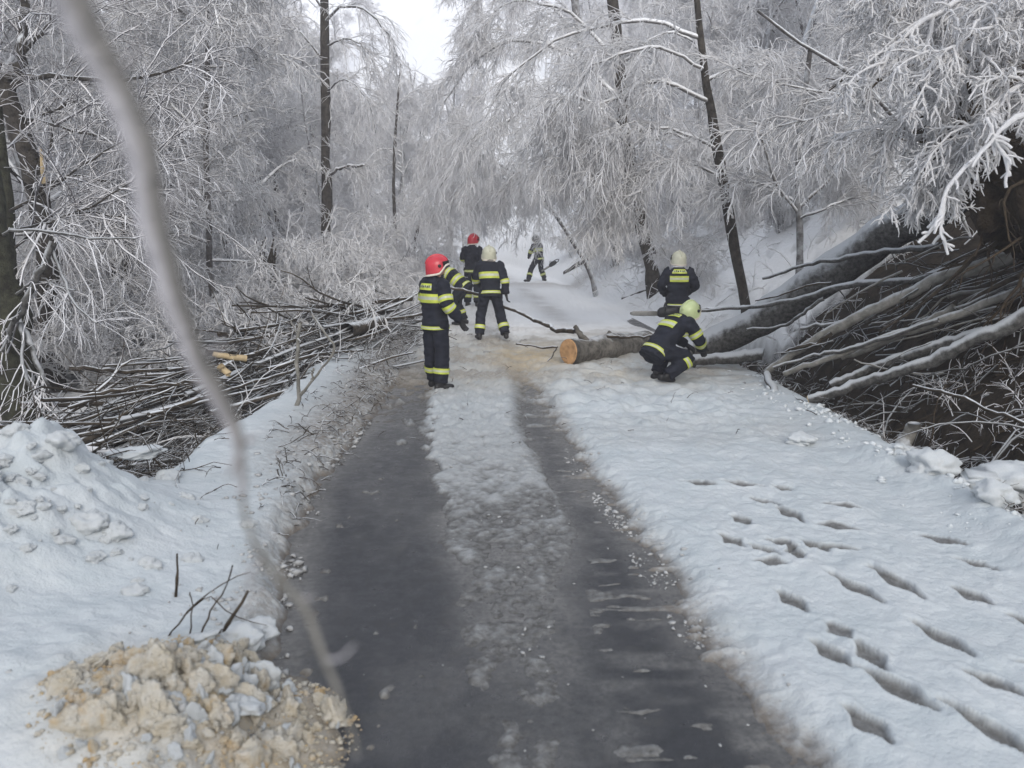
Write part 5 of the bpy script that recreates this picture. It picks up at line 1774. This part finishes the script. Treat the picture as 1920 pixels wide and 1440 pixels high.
# nearest firefighter, seen from behind on his right side
pg = ground(818, 733)
person('firefighter with a red helmet standing nearest on the road, seen from behind', (pg[0], pg[1], hz(pg[0], pg[1]) - .01), R(-48),
       pose(hip_l=(-.10, .0, .92), knee_l=(-.14, .03, .51), ankle_l=(-.20, .10, .10), toe_l=(-.22, .28, .04),
            knee_r=(.10, .04, .51), ankle_r=(.10, .0, .10), toe_r=(.16, .18, .04),
            elbow_r=(.30, -.02, 1.17), wrist_r=(.34, .16, .96), hand_r=(.35, .22, .86), elbow_l=(-.29, .05, 1.18), wrist_l=(-.16, .27, 1.10), head=(.01, .05, 1.665)),
       'helmet_red', None, head_yaw=.55, head_pitch=-.18, seed=1, patch=((.80, .55),), jacket_t=(.10, .62), armbands=(.36, .58), scale=1.0)
# dark print on his back patch
# walking firefighter dragging a thin tree top
pg = ground(920, 648)
p4 = person('firefighter with a white helmet striding up the road, dragging a long branch', (pg[0], pg[1], hz(pg[0], pg[1])), R(8),
       pose(pelvis=(0, 0, .95), chest=(0, .06, 1.27), neck=(0, .13, 1.50), head=(0, .20, 1.63),
            hip_l=(-.10, 0, .90), hip_r=(.10, 0, .90), knee_l=(-.17, .10, .50), ankle_l=(-.22, -.02, .10), toe_l=(-.26, .16, .04),
            knee_r=(.19, .10, .50), ankle_r=(.27, -.16, .12), toe_r=(.30, .02, .04),
            shoulder_l=(-.185, .10, 1.43), shoulder_r=(.185, .08, 1.42), elbow_r=(.27, -.08, 1.13), wrist_r=(.29, -.10, .86), hand_r=(.31, -.11, .76), elbow_l=(-.27, .16, 1.15), wrist_l=(-.16, .34, 1.02)),
       'helmet_pale', 'trim', head_pitch=-.2, seed=2, jacket_t=(.22, .60), armbands=(.55,), legband=.84, curl=.9)
# bent figure half hidden behind the nearest one
pg = ground(862, 612)
person('firefighter bending low, half hidden behind the nearest firefighter with the red helmet', (-1.20, 18.2, hz(-1.20, 18.2)), R(70),
       pose(pelvis=(0, -.10, .88), chest=(0, .18, 1.10), neck=(0, .42, 1.20), head=(0, .53, 1.20), hip_l=(-.10, -.1, .85), hip_r=(.10, -.1, .85),
            knee_l=(-.14, .12, .50), ankle_l=(-.15, -.05, .10), knee_r=(.14, .12, .5), ankle_r=(.15, -.05, .10), shoulder_l=(-.18, .36, 1.16), shoulder_r=(.18, .36, 1.16),
            elbow_l=(-.24, .46, .92), elbow_r=(.24, .46, .92), wrist_l=(-.16, .58, .72), wrist_r=(.16, .58, .72)),
       'helmet_lime', None, head_pitch=-.7, seed=3, jacket_t=(.25, .50, .74), armbands=(.3, .6))
# rear figure with a red helmet
x3, y3 = at(886, 560, 21.0)[0], 21.0
person('firefighter with a red helmet farther back, above the white-helmeted one', (x3, y3, hz(x3, y3)), R(-15),
       pose(head=(.02, .06, 1.665), elbow_l=(-.27, .06, 1.2), wrist_l=(-.12, .26, 1.12)), 'helmet_red', None, head_yaw=.5, head_pitch=-.1, seed=4, jacket_t=(.2,), armbands=(.55,), scale=1.03)
# far figure with legs apart
pg = ground(1010, 531)
p5 = person('farthest firefighter standing with legs wide apart, holding a chainsaw low', (pg[0], pg[1], hz(pg[0], pg[1])), R(48),
       pose(pelvis=(0, 0, .90), chest=(0, .06, 1.22), neck=(.02, .12, 1.46), head=(.02, .18, 1.60), hip_l=(-.11, 0, .86), hip_r=(.11, 0, .86),
            knee_l=(-.34, .10, .48), ankle_l=(-.60, .0, .10), toe_l=(-.66, .17, .04), knee_r=(.24, .10, .48), ankle_r=(.32, -.02, .10), toe_r=(.40, .13, .04),
            shoulder_l=(-.18, .10, 1.38), shoulder_r=(.20, .10, 1.38), elbow_l=(-.24, .22, 1.10), wrist_l=(-.05, .45, .95), elbow_r=(.34, .18, 1.08), wrist_r=(.30, .34, .86)),
       'helmet_dark', None, head_pitch=-.35, seed=5, jacket_t=(.22, .62), armbands=(.45,), scale=1.16)
# standing firefighter right, seen from the back
pg = at(1267, 655, 14.3)
p6 = person('firefighter with pale helmet standing upright, back turned, two yellow stripes on the jacket', (pg[0], 14.3, hz(pg[0], 14.3)), R(-4),
       pose(elbow_l=(-.33, -.03, 1.17), wrist_l=(-.20, .24, 1.00), elbow_r=(.33, -.03, 1.17), wrist_r=(.16, .26, 1.02)),
       'helmet_pale', 'white_cloth', head_yaw=-.15, head_pitch=-.12, seed=6, jacket_t=(.02,), armbands=(), patch=((.86, .62), (.68, .80)), scale=.96)
# crouching firefighter by the log
pg = ground(1245, 724)
p7 = person('firefighter with a lime helmet crouching in front of the log, bent forward to the right', (pg[0], pg[1], hz(pg[0], pg[1])), R(-58),
       pose(pelvis=(0, -.16, .47), chest=(.0, .10, .72), neck=(.0, .34, .88), head=(.0, .45, .97),
            hip_l=(-.12, -.13, .44), hip_r=(.12, -.13, .44), knee_l=(-.20, .24, .52), ankle_l=(-.17, .02, .10), toe_l=(-.19, .20, .04),
            knee_r=(.22, .26, .34), ankle_r=(.18, -.12, .12), toe_r=(.20, .04, .04),
            shoulder_l=(-.185, .25, .83), shoulder_r=(.185, .25, .83), elbow_l=(-.28, .38, .60), wrist_l=(-.16, .56, .46), elbow_r=(.28, .38, .58), wrist_r=(.14, .58, .42)),
       'helmet_lime', 'white_cloth', head_pitch=-.25, head_yaw=-.1, seed=7, jacket_t=(.25,), armbands=(.32, .60), patch=((.66, .75), (.86, .5)), legband=.62)

def chainsaw(label, loc, rz, ry=0.0):
    root = empty('chainsaw', loc, label, 'chainsaw')
    root.rotation_euler = (0, ry, rz)
    X, Y, Z = Vector((1, 0, 0)), Vector((0, 1, 0)), Vector((0, 0, 1))
    b = [(Vector((-.20, 0, .02)), Y, Z, .05, .06), (Vector((-.16, 0, .03)), Y, Z, .085, .095), (Vector((.0, 0, .03)), Y, Z, .09, .10), (Vector((.12, 0, .02)), Y, Z, .08, .085), (Vector((.16, 0, .01)), Y, Z, .05, .05)]
    link('engine_body', pydata('engine_body', [loft(b, 16)], [M['black']]), root)
    bar = [(Vector((.12, 0, .0)), Y, Z, .007, .042), (Vector((.40, 0, .0)), Y, Z, .007, .046), (Vector((.58, 0, .0)), Y, Z, .007, .040), (Vector((.635, 0, .0)), Y, Z, .006, .018)]
    link('guide_bar', pydata('guide_bar', [loft(bar, 14)], [M['steel']]), root)
    hd = limb_rings([(-.17, 0, .0), (-.30, 0, -.02), (-.38, 0, .05), (-.30, 0, .10), (-.16, 0, .11)], [.018, .018, .018, .018, .018], Y, 4)
    link('rear_handle', pydata('rear_handle', [loft(hd, 8)], [M['black']]), root)
    fh = limb_rings([(.05, -.10, .0), (.03, -.11, .14), (.03, .0, .19), (.03, .11, .14), (.05, .10, .0)], [.012] * 5, X, 4)
    link('front_handle', pydata('front_handle', [loft(fh, 8)], [M['black']]), root)
    return root
cs = at(1250, 588, 13.95)
chainsaw('chainsaw whose grey bar points left from the standing firefighter on the right', tuple(cs), R(176))
cs = at(1036, 496, 35.5)
chainsaw('dark chainsaw hanging from the hands of the farthest firefighter', tuple(cs), R(150), .5)
# thin tree top dragged along by the walking firefighter
log_thing('dragged_branch', 'long thin wavy branch held by the walking firefighter, running to the cut log',
          [(846, 540, 16.4), (880, 548, 16.1), (915, 557, 15.85), (942, 574, 15.6), (985, 592, 15.0), (1020, 606, 14.4), (1040, 618, 13.9), (1078, 622, 13.2)], .028, .042, 'brush', 'branch', 34, 7, .012, seed=25)
log_thing('stick', 'thin dark stick lying left of the orange cut face', [(968, 645, 13.6), (1005, 650, 13.4), (1045, 651, 13.1)], .014, .018, 'brush', 'branch', 10, 6, .004, seed=26)
log_thing('small_stick', 'short kinked twig below the stick by the cut face', [(1043, 652, 13.0), (1036, 668, 12.9), (1026, 682, 12.8)], .014, .010, 'brush', 'branch', 8, 6, .003, seed=27)
log_thing('low_stick', 'dark stick lying along the foot of the cut log', [(1100, 692, 12.6), (1150, 688, 12.6), (1215, 682, 12.5)], .022, .022, 'brush', 'branch', 12, 7, .008, seed=28)
log_thing('top_stick', 'dark thin limb lying along the top of the cut log', [(1138, 630, 13.3), (1175, 632, 13.3), (1225, 630, 13.3)], .03, .02, 'brush', 'branch', 12, 7, .008, seed=29)

# ---------------------------------------------------------------- winter air
hm = bpy.data.materials.new('winter_air')
hm.use_nodes = True
ht = hm.node_tree
for n in list(ht.nodes):
    if n.type != 'OUTPUT_MATERIAL': ht.nodes.remove(n)
pv = ht.nodes.new('ShaderNodeVolumePrincipled')
pv.inputs['Color'].default_value = (0.96, 0.95, 1.0, 1)
pv.inputs['Density'].default_value = 0.0023
ht.links.new(pv.outputs[0], [n for n in ht.nodes if n.type == 'OUTPUT_MATERIAL'][0].inputs['Volume'])
bm = bmesh.new()
bmesh.ops.create_cube(bm, size=1)
me = bpy.data.meshes.new('haze'); bm.to_mesh(me); bm.free()
me.materials.append(hm)
hb = link('haze', me)
hb.scale = (420, 320, 120)
hb.location = (0, 130, 44)
tag(hb, 'thin pale winter haze filling the valley', None, None, 'stuff')
